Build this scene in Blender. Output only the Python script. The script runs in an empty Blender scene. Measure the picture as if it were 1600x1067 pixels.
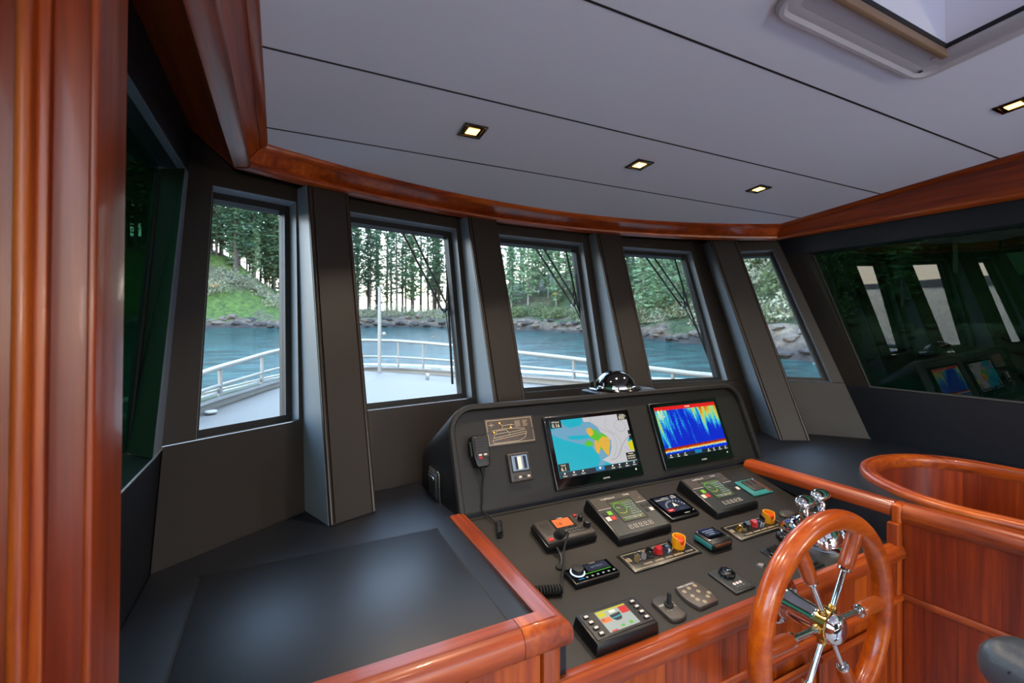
import bpy, bmesh, math, random
from mathutils import Matrix, Vector, noise
sc = bpy.context.scene
COL = sc.collection
R = math.radians

# ------------------------------------------------------------------ camera
# the boat's frame: x to starboard, y to the bow, z up, origin at the photographer's eye
cam_d = bpy.data.cameras.new('camera'); cam = bpy.data.objects.new('camera', cam_d); COL.objects.link(cam)
YAW = math.atan(0.5)
cam.location = (0, 0, 0); cam.rotation_euler = (R(90), 0, -YAW)
cam_d.sensor_width = 36.0; cam_d.lens = 36.0*720/1600
cam_d.shift_y = -(533.5-509)/1600
cam_d.clip_start = 0.02; cam_d.clip_end = 3000
sc.camera = cam
cam_d.dof.use_dof = True; cam_d.dof.focus_distance = 1.9; cam_d.dof.aperture_fstop = 4.0

# ------------------------------------------------------------------ sky and exposure
world = bpy.data.worlds.new('world'); sc.world = world; world.use_nodes = True
wn, wl = world.node_tree.nodes, world.node_tree.links
wn.clear()
w_out = wn.new('ShaderNodeOutputWorld'); w_bg = wn.new('ShaderNodeBackground')
w_tc = wn.new('ShaderNodeTexCoord'); w_sp = wn.new('ShaderNodeSeparateXYZ'); w_cr = wn.new('ShaderNodeValToRGB')
wl.new(w_tc.outputs['Generated'], w_sp.inputs[0]); wl.new(w_sp.outputs[2], w_cr.inputs[0])
w_e = w_cr.color_ramp.elements
w_e[0].position = 0.0; w_e[0].color = (.95, .80, .62, 1); w_e[1].position = 1.0; w_e[1].color = (.34, .56, 1.0, 1)
for p_, c_ in ((.06, (.98, .88, .74)), (.20, (.80, .89, 1.0)), (.5, (.50, .70, 1.0))): e_ = w_e.new(p_); e_.color = c_+(1,)
wl.new(w_cr.outputs[0], w_bg.inputs[0]); wl.new(w_bg.outputs[0], w_out.inputs[0])
w_bg.inputs[1].default_value = 4.6
sc.view_settings.view_transform = 'Standard'; sc.view_settings.look = 'None'
sc.view_settings.exposure = 1.0; sc.view_settings.gamma = 1.0; sc.view_settings.use_curve_mapping = False
sc.cycles.max_bounces = 10; sc.cycles.diffuse_bounces = 5; sc.cycles.glossy_bounces = 5
sc.cycles.transparent_max_bounces = 16; sc.cycles.transmission_bounces = 6
sc.cycles.sample_clamp_indirect = 6.0; sc.cycles.caustics_reflective = False; sc.cycles.caustics_refractive = False

# ------------------------------------------------------------------ helpers
def lin(h):
    if isinstance(h, str):
        h = h.lstrip('#'); v = [int(h[i:i+2], 16)/255 for i in (0, 2, 4)]
        return tuple(c/12.92 if c <= .04045 else ((c+.055)/1.055)**2.4 for c in v) + (1,)
    return tuple(h)[:3] + (1,)

def tag(o, label=None, cat=None, group=None, kind=None):
    if label: o['label'] = label
    if cat: o['category'] = cat
    if group: o['group'] = group
    if kind: o['kind'] = kind
    return o

def thing(name, label, cat, loc=(0, 0, 0), group=None, kind=None):
    o = bpy.data.objects.new(name, None); COL.objects.link(o); o.location = loc; o.empty_display_size = .05
    return tag(o, label, cat, group, kind)

def T(x=0, y=0, z=0): return Matrix.Translation((x, y, z))
def RX(a): return Matrix.Rotation(R(a), 4, 'X')
def RY(a): return Matrix.Rotation(R(a), 4, 'Y')
def RZ(a): return Matrix.Rotation(R(a), 4, 'Z')
def frame(o, x, y, z):
    m = Matrix.Identity(4)
    for i, c in enumerate((x, y, z, o)):
        for k in range(3): m[k][i] = c[k]
    return m

class MB:
    def __init__(s): s.bm = bmesh.new()
    def add(s, b, M=None):
        if M is not None: b.transform(M)
        me = bpy.data.meshes.new('t'); b.to_mesh(me); b.free(); s.bm.from_mesh(me); bpy.data.meshes.remove(me); return s
    def box(s, M, sx, sy, sz, bev=0, seg=2, base=True):
        b = bmesh.new(); bmesh.ops.create_cube(b, size=1)
        for v in b.verts: v.co = Vector((v.co.x*sx, v.co.y*sy, (v.co.z+(.5 if base else 0))*sz))
        if bev: bmesh.ops.bevel(b, geom=b.edges[:], offset=bev, segments=seg, profile=.5, affect='EDGES')
        return s.add(b, M)
    def mm(s, x0, x1, y0, y1, z0, z1, bev=0, seg=2):
        return s.box(T((x0+x1)/2, (y0+y1)/2, z0), x1-x0, y1-y0, z1-z0, bev, seg)
    def cyl(s, M, r, h, seg=24, r2=None, bev=0):
        b = bmesh.new(); bmesh.ops.create_cone(b, cap_ends=True, segments=seg, radius1=r, radius2=r if r2 is None else r2, depth=h)
        for v in b.verts: v.co.z += h/2
        if bev:
            ed = [e for e in b.edges if abs(e.verts[0].co.z-e.verts[1].co.z) < 1e-6 and e.verts[0].co.z > h*.5]
            bmesh.ops.bevel(b, geom=ed, offset=bev, segments=3, profile=.5, affect='EDGES')
        return s.add(b, M)
    def sph(s, M, r=1, u=20, v=12):
        b = bmesh.new(); bmesh.ops.create_uvsphere(b, u_segments=u, v_segments=v, radius=r); return s.add(b, M)
    def prism(s, M, poly, z0, z1, bev=0, seg=2):
        b = bmesh.new(); vs = [b.verts.new((p[0], p[1], z0)) for p in poly]; f = b.faces.new(vs)
        r = bmesh.ops.extrude_face_region(b, geom=[f])
        for v in r['geom']:
            if isinstance(v, bmesh.types.BMVert): v.co.z = z1
        bmesh.ops.recalc_face_normals(b, faces=b.faces[:])
        if bev:
            ed = [e for e in b.edges if abs(e.verts[0].co.z-z1) < 1e-7 and abs(e.verts[1].co.z-z1) < 1e-7]
            bmesh.ops.bevel(b, geom=ed, offset=bev, segments=seg, profile=.5, affect='EDGES')
        return s.add(b, M)
    def lathe(s, M, prof, seg=32):
        b = bmesh.new(); rings = []
        for r, z in prof:
            if r < 1e-6: rings.append([b.verts.new((0, 0, z))])
            else: rings.append([b.verts.new((r*math.cos(2*math.pi*i/seg), r*math.sin(2*math.pi*i/seg), z)) for i in range(seg)])
        for a, c in zip(rings, rings[1:]):
            for i in range(seg):
                j = (i+1) % seg
                if len(a) == 1 and len(c) == 1: continue
                if len(a) == 1: b.faces.new((a[0], c[i], c[j]))
                elif len(c) == 1: b.faces.new((a[i], a[j], c[0]))
                else: b.faces.new((a[i], a[j], c[j], c[i]))
        bmesh.ops.recalc_face_normals(b, faces=b.faces[:])
        return s.add(b, M)
    def tube(s, pts, r, seg=10, closed=False, M=None):
        pts = [Vector(p) for p in pts]; n = len(pts); rr = r if isinstance(r, (list, tuple)) else [r]*n
        b = bmesh.new(); rings = []; up = None
        for i, p in enumerate(pts):
            if closed: d = pts[(i+1) % n]-pts[i-1]
            else: d = pts[min(i+1, n-1)]-pts[max(i-1, 0)]
            d.normalize()
            if up is None:
                up = Vector((0, 0, 1)) if abs(d.z) < .9 else Vector((1, 0, 0))
            x = up-d*up.dot(d); x.normalize(); up = x; y = d.cross(x)
            rings.append([b.verts.new(p+(x*math.cos(2*math.pi*k/seg)+y*math.sin(2*math.pi*k/seg))*rr[i]) for k in range(seg)])
        m = n if closed else n-1
        for i in range(m):
            a, c = rings[i], rings[(i+1) % n]
            for k in range(seg): b.faces.new((a[k], a[(k+1) % seg], c[(k+1) % seg], c[k]))
        if not closed: b.faces.new(rings[0][::-1]); b.faces.new(rings[-1])
        bmesh.ops.recalc_face_normals(b, faces=b.faces[:])
        return s.add(b, M)
    def mesh(s, verts, faces, M=None):
        b = bmesh.new(); vs = [b.verts.new(v) for v in verts]
        for f in faces: b.faces.new([vs[i] for i in f])
        bmesh.ops.recalc_face_normals(b, faces=b.faces[:])
        return s.add(b, M)
    def hexa(s, lo, hi):          # two quads of four points
        return s.mesh(list(lo)+list(hi), [(3, 2, 1, 0), (4, 5, 6, 7)]+[(i, (i+1) % 4, 4+(i+1) % 4, 4+i) for i in range(4)])
    def loft(s, rings, closed=True, cap=True, M=None):
        b = bmesh.new(); vr = [[b.verts.new(p) for p in r] for r in rings]; n = len(vr[0])
        for a, c in zip(vr, vr[1:]):
            for k in range(n if closed else n-1): b.faces.new((a[k], a[(k+1) % n], c[(k+1) % n], c[k]))
        if cap and closed: b.faces.new(vr[0][::-1]); b.faces.new(vr[-1])
        bmesh.ops.recalc_face_normals(b, faces=b.faces[:])
        return s.add(b, M)
    def sweep(s, path, prof, flip=False):
        """path: plan points (x, y, z); prof: closed list of (o, h), o to the left of travel; mitred"""
        P = [Vector(p) for p in path]; n = len(P); rings = []
        for i, p in enumerate(P):
            d0 = (P[i]-P[i-1]) if i > 0 else (P[1]-P[0]); d1 = (P[i+1]-P[i]) if i < n-1 else d0
            d0 = Vector((d0.x, d0.y, 0)).normalized(); d1 = Vector((d1.x, d1.y, 0)).normalized()
            n0 = Vector((-d0.y, d0.x, 0)); n1 = Vector((-d1.y, d1.x, 0)); m = (n0+n1); m = m/(m.length_squared/2) if m.length > 1e-6 else n0
            rings.append([p+m*o+Vector((0, 0, h)) for o, h in prof])
        return s.loft(rings)
    def zmap(s, f):
        for v in s.bm.verts: v.co.z += f(v.co.y)
        return s
    def build(s, name, mat, parent=None, smooth=True, ang=38, loc=None):
        me = bpy.data.meshes.new(name); s.bm.to_mesh(me); s.bm.free()
        if smooth and len(me.polygons):
            me.polygons.foreach_set('use_smooth', [True]*len(me.polygons)); me.set_sharp_from_angle(angle=R(ang))
        me.materials.append(M_[mat] if isinstance(mat, str) else mat)
        o = bpy.data.objects.new(name, me); COL.objects.link(o)
        return adopt(o, parent)
def adopt(o, parent):
    if parent is not None:
        o.parent = parent
        if parent.type == 'EMPTY': o.matrix_parent_inverse = Matrix.Translation(-parent.location)
    return o

def single(name, mb, mat, label, cat, group=None, kind=None, **k):
    return tag(mb.build(name, mat, None, **k), label, cat, group, kind)

def uvquad(name, M, w, h, mat, parent):
    me = bpy.data.meshes.new(name)
    me.from_pydata([M @ Vector(p) for p in ((-w/2, -h/2, 0), (w/2, -h/2, 0), (w/2, h/2, 0), (-w/2, h/2, 0))], [], [(0, 1, 2, 3)])
    uv = me.uv_layers.new(name='UVMap')
    for i, c in enumerate(((0, 0), (1, 0), (1, 1), (0, 1))): uv.data[i].uv = c
    me.materials.append(M_[mat]); o = bpy.data.objects.new(name, me); COL.objects.link(o)
    return adopt(o, parent)

def text(s, size, M, mat, parent, name='lettering', align='CENTER', depth=.0002, sx=1.0):
    cu = bpy.data.curves.new('t', 'FONT'); cu.body = s; cu.size = size; cu.align_x = align; cu.align_y = 'CENTER'; cu.extrude = depth; cu.resolution_u = 2
    o = bpy.data.objects.new('t', cu); COL.objects.link(o)
    dg = bpy.context.evaluated_depsgraph_get(); dg.update()
    me = bpy.data.meshes.new_from_object(o.evaluated_get(dg)); bpy.data.objects.remove(o); bpy.data.curves.remove(cu)
    me.transform(M @ Matrix.Diagonal((sx, 1, 1, 1))); me.name = name; me.materials.clear(); me.materials.append(M_[mat])
    r = bpy.data.objects.new(name, me); COL.objects.link(r)
    return adopt(r, parent)

def copy_tree(o, parent=None):
    c = o.copy(); COL.objects.link(c)
    if parent is not None: c.parent = parent
    for ch in list(o.children): copy_tree(ch, c)
    return c

# ------------------------------------------------------------------ materials
M_ = {}
def new_mat(name):
    m = bpy.data.materials.new(name); m.use_nodes = True; M_[name] = m
    nt = m.node_tree; b = nt.nodes['Principled BSDF']; return m, nt.nodes, nt.links, b
def pbr(name, col, rough=.5, metal=0, coat=0, spec=.5, bump=0, bscale=200, var=0, vscale=6):
    m, N, L, b = new_mat(name); b.inputs['Base Color'].default_value = lin(col); b.inputs['Roughness'].default_value = rough
    b.inputs['Metallic'].default_value = metal; b.inputs['Coat Weight'].default_value = coat; b.inputs['Coat Roughness'].default_value = .12
    b.inputs['Specular IOR Level'].default_value = spec
    tc = None
    if bump or var: tc = N.new('ShaderNodeTexCoord')
    if bump:
        n = N.new('ShaderNodeTexNoise'); n.inputs['Scale'].default_value = bscale; n.inputs['Detail'].default_value = 4; L.new(tc.outputs['Object'], n.inputs['Vector'])
        bp = N.new('ShaderNodeBump'); bp.inputs['Strength'].default_value = bump; bp.inputs['Distance'].default_value = .002
        L.new(n.outputs[0], bp.inputs['Height']); L.new(bp.outputs[0], b.inputs['Normal'])
    if var:
        n = N.new('ShaderNodeTexNoise'); n.inputs['Scale'].default_value = vscale; n.inputs['Detail'].default_value = 5; L.new(tc.outputs['Object'], n.inputs['Vector'])
        mx = N.new('ShaderNodeMix'); mx.data_type = 'RGBA'; c = lin(col)
        mx.inputs[6].default_value = tuple(x*(1-var) for x in c[:3])+(1,); mx.inputs[7].default_value = tuple(min(1, x*(1+var)) for x in c[:3])+(1,)
        L.new(n.outputs[0], mx.inputs[0]); L.new(mx.outputs[2], b.inputs['Base Color'])
    return m
def emit(name, col, st=1.0):
    m, N, L, b = new_mat(name); b.inputs['Base Color'].default_value = (0, 0, 0, 1); b.inputs['Roughness'].default_value = .3
    b.inputs['Emission Color'].default_value = lin(col); b.inputs['Emission Strength'].default_value = st; return m
def wood(name, axis, c1='#963a06', c2='#c05e0e', c3='#662002', rough=.36, coat=.16):
    m, N, L, b = new_mat(name)
    tc = N.new('ShaderNodeTexCoord'); mp = N.new('ShaderNodeMapping'); oi = N.new('ShaderNodeObjectInfo')
    sc_ = [55, 55, 55]; sc_[axis] = 2.2; mp.inputs['Scale'].default_value = sc_
    L.new(tc.outputs['Object'], mp.inputs['Vector'])
    cm = N.new('ShaderNodeVectorMath'); cm.operation = 'SCALE'; cm.inputs[3].default_value = 37.0
    cv = N.new('ShaderNodeCombineXYZ')
    for k in range(3): L.new(oi.outputs['Random'], cv.inputs[k])
    L.new(cv.outputs[0], cm.inputs[0]); L.new(cm.outputs[0], mp.inputs['Location'])
    n1 = N.new('ShaderNodeTexNoise'); n1.inputs['Scale'].default_value = 1.0; n1.inputs['Detail'].default_value = 6; n1.inputs['Roughness'].default_value = .62
    L.new(mp.outputs[0], n1.inputs['Vector'])
    mp2 = N.new('ShaderNodeMapping'); s2 = [9, 9, 9]; s2[axis] = .7; mp2.inputs['Scale'].default_value = s2; L.new(tc.outputs['Object'], mp2.inputs['Vector']); L.new(cm.outputs[0], mp2.inputs['Location'])
    n2 = N.new('ShaderNodeTexNoise'); n2.inputs['Detail'].default_value = 3; n2.inputs['Scale'].default_value = 1.0; L.new(mp2.outputs[0], n2.inputs['Vector'])
    ad = N.new('ShaderNodeMath'); ad.operation = 'MULTIPLY_ADD'; ad.inputs[1].default_value = .55; L.new(n1.outputs[0], ad.inputs[0])
    ad2 = N.new('ShaderNodeMath'); ad2.operation = 'MULTIPLY'; ad2.inputs[1].default_value = .45; L.new(n2.outputs[0], ad2.inputs[0]); L.new(ad2.outputs[0], ad.inputs[2])
    cr = N.new('ShaderNodeValToRGB'); cr.color_ramp.elements[0].position = .36; cr.color_ramp.elements[0].color = lin(c3)
    cr.color_ramp.elements[1].position = .68; cr.color_ramp.elements[1].color = lin(c2)
    e = cr.color_ramp.elements.new(.5); e.color = lin(c1); L.new(ad.outputs[0], cr.inputs[0])
    hs = N.new('ShaderNodeHueSaturation'); mr = N.new('ShaderNodeMapRange'); mr.inputs[3].default_value = .82; mr.inputs[4].default_value = 1.14
    L.new(oi.outputs['Random'], mr.inputs[0]); L.new(mr.outputs[0], hs.inputs['Value']); L.new(cr.outputs[0], hs.inputs['Color']); L.new(hs.outputs[0], b.inputs['Base Color'])
    b.inputs['Roughness'].default_value = rough; b.inputs['Coat Weight'].default_value = coat; b.inputs['Coat Roughness'].default_value = .1
    bp = N.new('ShaderNodeBump'); bp.inputs['Strength'].default_value = .06; bp.inputs['Distance'].default_value = .001; L.new(n1.outputs[0], bp.inputs['Height']); L.new(bp.outputs[0], b.inputs['Normal'])
    return m
def glass(name, tint, ior=1.45):
    m, N, L, b = new_mat(name); N.remove(b); out = N['Material Output']
    t = N.new('ShaderNodeBsdfTransparent'); t.inputs[0].default_value = lin(tint); g = N.new('ShaderNodeBsdfGlossy'); g.inputs['Roughness'].default_value = .0
    fr = N.new('ShaderNodeFresnel'); fr.inputs[0].default_value = ior; mx = N.new('ShaderNodeMixShader')
    ge = N.new('ShaderNodeNewGeometry'); ml = N.new('ShaderNodeMath'); ml.operation = 'MULTIPLY'; iv = N.new('ShaderNodeMath'); iv.operation = 'SUBTRACT'; iv.inputs[0].default_value = 1.0
    L.new(ge.outputs['Backfacing'], iv.inputs[1]); L.new(fr.outputs[0], ml.inputs[0]); L.new(iv.outputs[0], ml.inputs[1])      # each face of a pane reflects once, from its own front
    L.new(ml.outputs[0], mx.inputs[0]); L.new(t.outputs[0], mx.inputs[1]); L.new(g.outputs[0], mx.inputs[2]); L.new(mx.outputs[0], out.inputs[0]); return m

for ax, nm in enumerate('xyz'): wood('wood_'+nm, ax)
wood('wood_dark_z', 2, '#762403', '#963c06', '#541501')
pbr('lining', '#1f1812', .55, spec=.5, bump=.04, bscale=700)          # dark brown soft lining of the window wall
pbr('vinyl', '#10141d', .46, spec=.48, bump=.10, bscale=420)          # black grained dash covering
pbr('sheen_grey', '#75818b', .4)                                    # lighter grey for reveals, jambs and flanks: window sheen put into the colour
pbr('lining_edge', '#2a2019', .35)
pbr('ceiling_cloth', '#dfe2ea', .8, bump=.08, bscale=500)
pbr('seam', '#160f0c', .6)
pbr('black_plastic', '#0b0b0d', .35)
pbr('black_matte', '#0b0b0c', .55)
pbr('console_skin', '#0e0b09', .5, bump=.15, bscale=600)
pbr('grey_plastic', '#2c2c2e', .4)
pbr('chrome', '#d8dadc', .06, metal=1)
pbr('steel', '#b4b6b8', .22, metal=1)
pbr('brass', '#c9a25a', .2, metal=1)
pbr('white_print', '#d8d2c8', .5)
pbr('gold_print', '#cbb894', .45)
pbr('red_print', '#a01c1c', .45)
pbr('white_paint', '#8a847a', .3)
pbr('deck_paint', '#4e453a', .45, var=.04, vscale=3)
pbr('white_plastic', '#b9b6b8', .35)
pbr('rubber', '#0a0a0a', .7)
pbr('leather', '#363c44', .32, bump=.3, bscale=260)
pbr('floor_wood', '#a4a7ae', .8, bump=.2, bscale=300)
glass('clear_glass', (.93, .96, .96))
glass('tinted_glass', (.10, .16, .11), 1.65)
glass('green_glass', (.08, .17, .12), 1.5)
# ------------------------------------------------------------------ the setting
FLOOR = -1.55
def cz(y): return .633+.092*(1.82-y)
single('floor', MB().mm(-.34, 3.08, -2.3, 2.3, FLOOR-.04, FLOOR), 'floor_wood', 'grey carpeted wheelhouse floor', 'floor', kind='structure')

BZ, TZ = -.65, .545
base = [(-.31, 1.50), (.15, 1.825), (.92, 1.99), (1.765, 2.02), (2.71, 1.84), (3.04, 1.45)]
top = [(-.285, 1.91), (.135, 2.075), (.90, 2.26), (1.752, 2.29), (2.61, 2.20), (2.895, 1.90)]
def facet(i):
    b0 = Vector((*base[i], BZ)); b1 = Vector((*base[i+1], BZ)); t0 = Vector((*top[i], TZ)); t1 = Vector((*top[i+1], TZ))
    n = (b1-b0+t1-t0).cross(t0-b0+t1-b1).normalized()
    return b0, b1, t0, t1, (n if n.y > 0 else -n)
def FP(i, u, v, d=0):
    b0, b1, t0, t1, n = facet(i)
    return (b0*(1-u)+b1*u)*(1-v)+(t0*(1-u)+t1*u)*v+n*d
def ring(mb, i, o, h, d0, d1):
    """a solid frame on facet i: outer uv rect o, inner uv rect h, between depths d0 and d1"""
    vs = []
    for d in (d0, d1):
        for (u0, u1, v0, v1) in (o, h):
            vs += [FP(i, u0, v0, d), FP(i, u1, v0, d), FP(i, u1, v1, d), FP(i, u0, v1, d)]
    fs = []
    for k in range(4):
        j = (k+1) % 4
        fs += [(k, j, 4+j, 4+k), (8+k, 8+j, 12+j, 12+k), (4+k, 4+j, 12+j, 12+k), (k, j, 8+j, 8+k)]
    return mb.mesh(vs, fs)
wall_front = thing('wall_front', 'curved dark brown front wall holding five raked windows', 'wall', (1.36, 2.0, BZ), kind='structure')
OPEN = [(.165, .80), (.13, .86), (.14, .83), (.16, .785), (.30, .86)]
wname = ['leftmost front window, grassy bank behind', 'second front window from left, sky glow between the trunks behind', 'middle front window above the chart screen',
         'fourth front window from left, pale shrubs behind', 'narrow rightmost front window, rocky shore behind']
for i in range(5):
    u0, u1 = OPEN[i]; v0, v1 = .26, .957
    L = (facet(i)[1]-facet(i)[0]).length; e = .004/L
    ring(MB(), i, (0, 1, v0, 1.16), (u0, u1, v0+.0002, v1), 0, .09).build('window_surround', 'lining', wall_front, ang=20)
    a, b_ = (0+e, 1-e)
    MB().hexa([FP(i, a, -.04, .0), FP(i, b_, -.04, .0), FP(i, b_, v0-.003, 0), FP(i, a, v0-.003, 0)],
              [FP(i, 0, -.04, .09), FP(i, 1, -.04, .09), FP(i, 1, v0-.003, .09), FP(i, 0, v0-.003, .09)]).build('lower_panel', 'lining', wall_front, ang=20)
    e2 = .0012/L
    for (pa, pb_, pc, pd_) in (((u0, v0), (u0, v1), (u0+e2, v1), (u0+e2, v0)), ((u1, v0), (u1, v1), (u1-e2, v1), (u1-e2, v0)), ((u0, v0), (u1, v0), (u1, v0+.0012), (u0, v0+.0012)), ((u0, v1), (u1, v1), (u1, v1-.0012), (u0, v1-.0012))):
        MB().hexa([FP(i, *pa, -.0006), FP(i, *pb_, -.0006), FP(i, *pc, -.0006), FP(i, *pd_, -.0006)], [FP(i, *pa, .046), FP(i, *pb_, .046), FP(i, *pc, .046), FP(i, *pd_, .046)]).build('reveal_sheen', 'sheen_grey', wall_front, smooth=False)  # pale strips stand in for window sheen on the reveals
    w = thing('window_%d' % (i+1), wname[i], 'window', FP(i, .5, v0, .05), kind='structure')
    fu, fv = .026/L, .022
    ring(MB(), i, (u0+.0005, u1-.0005, v0+.0005, v1-.0005), (u0+fu, u1-fu, v0+fv, v1-fv), .045, .088).build('frame', 'black_matte', w, ang=20)
    MB().hexa([FP(i, u0+fu, v0+fv, .060), FP(i, u1-fu, v0+fv, .060), FP(i, u1-fu, v1-fv, .060), FP(i, u0+fu, v1-fv, .060)],
              [FP(i, u0+fu, v0+fv, .068), FP(i, u1-fu, v0+fv, .068), FP(i, u1-fu, v1-fv, .068), FP(i, u0+fu, v1-fv, .068)]).build('pane', 'clear_glass', w, smooth=False)
# pillars between the windows
pt = [(.17, 1.98), (.915, 2.165), (1.74, 2.195), (2.54, 2.045)]
pb = [(.22, 1.625), (.945, 1.79), (1.74, 1.82), (2.60, 1.615)]
pd = [(.94, .35), (.99, .12), (.99, -.08), (.86, -.51)]
for (tx, ty), (bx, by), (dx, dy) in zip(pt, pb, pd):
    d = Vector((dx, dy, 0)).normalized(); n = Vector((-d.y, d.x, 0)); n = n if n.y > 0 else -n
    A = Vector((bx, by, BZ)); B = Vector((tx, ty, TZ+.004))
    def pp(s, k, dep): return A+(B-A)*k+d*s+n*dep
    h = .083; D0, D1 = .30, .22
    pil = MB().hexa([pp(-h, 0, .006), pp(h, 0, .006), pp(h, 0, D0), pp(-h, 0, D0)], [pp(-h, 1, .006), pp(h, 1, .006), pp(h, 1, D1), pp(-h, 1, D1)]).build('pillar', 'lining', wall_front, ang=20)
    for s in (-1, 1):
        MB().hexa([pp(s*h, 0, .012), pp(s*(h+.002), 0, .012), pp(s*(h+.002), 0, D0), pp(s*h, 0, D0)], [pp(s*h, 1, .012), pp(s*(h+.002), 1, .012), pp(s*(h+.002), 1, D1), pp(s*h, 1, D1)]).build('flank_sheen', 'sheen_grey', pil, smooth=False)  # paler skins on the pillar sides, window sheen painted as colour
    g = .066
    MB().hexa([pp(-g, .004, 0), pp(g, .004, 0), pp(g, .004, .008), pp(-g, .004, .008)], [pp(-g, .999, 0), pp(g, .999, 0), pp(g, .999, .008), pp(-g, .999, .008)]).build('face_panel', 'lining', pil, ang=20)
    for s in (-1, 1):
        MB().tube([pp(s*(h-.007), .002, .006), pp(s*(h-.007), .999, .006)], .0085, 10).build('edge_piping', 'lining_edge', pil)

# port wall, its window and the deep jamb
def pw(y, z, o=0): return Vector((-.31+.025*(z-BZ)/1.195-o, y, z))
wall_port = thing('wall_port', 'dark port side wall with window beside the wooden door post', 'wall', (-.31, .6, BZ), kind='structure')
zs, zt = -.35, .52
yc = lambda z: 1.50+.41*(z-BZ)/1.195
MB().hexa([pw(.4, FLOOR), pw(yc(BZ), FLOOR), pw(yc(zs), zs), pw(.4, zs)], [pw(.4, FLOOR, .12), pw(yc(BZ)+.12, FLOOR, .12), pw(yc(zs)+.06, zs-.012, .12), pw(.4, zs-.012, .12)]).build('lower_panel', 'vinyl', wall_port, ang=15)
MB().hexa([pw(.4, zt), pw(yc(zt), zt), pw(yc(.66), .74), pw(.4, .74)], [pw(.4, zt+.012, .12), pw(yc(zt)+.1, zt+.012, .12), pw(yc(.66)+.1, .74, .12), pw(.4, .74, .12)]).build('header_panel', 'vinyl', wall_port, ang=15)
MB().hexa([pw(yc(zs)-.095, zs), pw(yc(zs), zs), pw(yc(zt), zt), pw(yc(zt)-.055, zt)], [pw(yc(zs)+.02, zs, .09), pw(yc(zs)+.1, zs, .09), pw(yc(zt)+.06, zt, .09), pw(yc(zt)-.01, zt, .09)]).build('jamb', 'lining', wall_port, ang=15)
MB().hexa([pw(yc(zs)-.094, zs, -.0015), pw(yc(zs)-.001, zs, -.0015), pw(yc(zt)-.001, zt, -.0015), pw(yc(zt)-.054, zt, -.0015)], [pw(yc(zs)-.094, zs, .001), pw(yc(zs)-.001, zs, .001), pw(yc(zt)-.001, zt, .001), pw(yc(zt)-.054, zt, .001)]).build('jamb_sheen', 'sheen_grey', wall_port, smooth=False)  # pale strip paints daylight on the jamb, the header strip likewise
MB().hexa([pw(.4, zt-.001), pw(yc(zt), zt-.001), pw(yc(zt), zt+.004), pw(.4, zt+.004)], [pw(.4, zt+.010, .078), pw(yc(zt)+.08, zt+.010, .078), pw(yc(zt)+.08, zt+.013, .078), pw(.4, zt+.013, .078)]).build('header_sheen', 'sheen_grey', wall_port, smooth=False)
MB().tube([pw(.4, zs, -.002), pw(yc(zs)-.095, zs, -.002), pw(yc(zs), zs+.004, -.002)], .003, 6).build('sill_edge', 'sheen_grey', wall_port)
MB().hexa([Vector((-.31, 1.49, BZ)), Vector((-.335, 1.49, BZ)), Vector((-.33, 1.53, BZ)), Vector((-.313, 1.515, BZ))], [Vector((-.281, 1.97, .74)), Vector((-.305, 1.96, .74)), Vector((-.30, 2.01, .74)), Vector((-.285, 1.99, .74))]).build('corner_post', 'lining', wall_port)
MB().mm(-.45, -.3, -2.3, .4, FLOOR, -.35).build('aft_panel', 'wood_z', wall_port, ang=15)
MB().mm(-.45, -.29, -2.3, .4, .52, .95).build('aft_header', 'vinyl', wall_port, ang=15)
MB().mm(-.45, -.29, -1.1, -.9, -.35, .52).build('aft_post', 'vinyl', wall_port, ang=15)
w = thing('window_6', 'dark green tinted side window beside the wooden door post', 'window', pw(1.2, zs, .08), kind='structure')
MB().hexa([pw(.4, zs-.01, .078), pw(yc(zs)+.02, zs-.01, .078), pw(yc(zt)-.01, zt+.01, .078), pw(.4, zt+.01, .078)], [pw(.4, zs-.01, .086), pw(yc(zs)+.02, zs-.01, .086), pw(yc(zt)-.01, zt+.01, .086), pw(.4, zt+.01, .086)]).build('pane', 'green_glass', w, smooth=False)
MB().tube([pw(yc(zs)+.012, zs+.004, .076), pw(yc(zt)-.016, zt-.004, .076)], .008, 8).build('gasket', 'rubber', w)
w = thing('window_8', 'clear aft port window behind the door post', 'window', (-.38, -.5, zs), kind='structure')
MB().mm(-.39, -.382, -2.3, .4, -.36, .53).build('pane', 'clear_glass', w, smooth=False)
# starboard wall
def sw(y, z, o=0): return Vector((3.035-.148*(z-BZ)/1.195+o, y, z))
ys = lambda z: 1.45+.45*(z-BZ)/1.195
wall_starboard = thing('wall_starboard', 'dark starboard wall below and around the big tinted window', 'wall', (3.03, .5, BZ), kind='structure')
zs2, zt2 = -.355, .45
MB().hexa([sw(-2.3, FLOOR), sw(ys(FLOOR), FLOOR), sw(ys(zs2), zs2), sw(-2.3, zs2)], [sw(-2.3, FLOOR, .12), sw(ys(FLOOR), FLOOR, .12), sw(ys(zs2), zs2, .12), sw(-2.3, zs2, .12)]).build('lower_panel', 'vinyl', wall_starboard, ang=15)
MB().hexa([sw(-2.3, zt2), sw(ys(zt2), zt2), sw(ys(.66), .66), sw(-2.3, .66)], [sw(-2.3, zt2, .12), sw(ys(zt2), zt2, .12), sw(ys(.66), .66, .12), sw(-2.3, .66, .12)]).build('header_panel', 'vinyl', wall_starboard, ang=15)
MB().hexa([sw(ys(zs2)-.12, zs2), sw(ys(zs2), zs2), sw(ys(zt2), zt2), sw(ys(zt2)-.12, zt2)], [sw(ys(zs2)-.12, zs2, .1), sw(ys(zs2), zs2, .1), sw(ys(zt2), zt2, .1), sw(ys(zt2)-.12, zt2, .1)]).build('jamb', 'lining', wall_starboard, ang=15)
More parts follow.
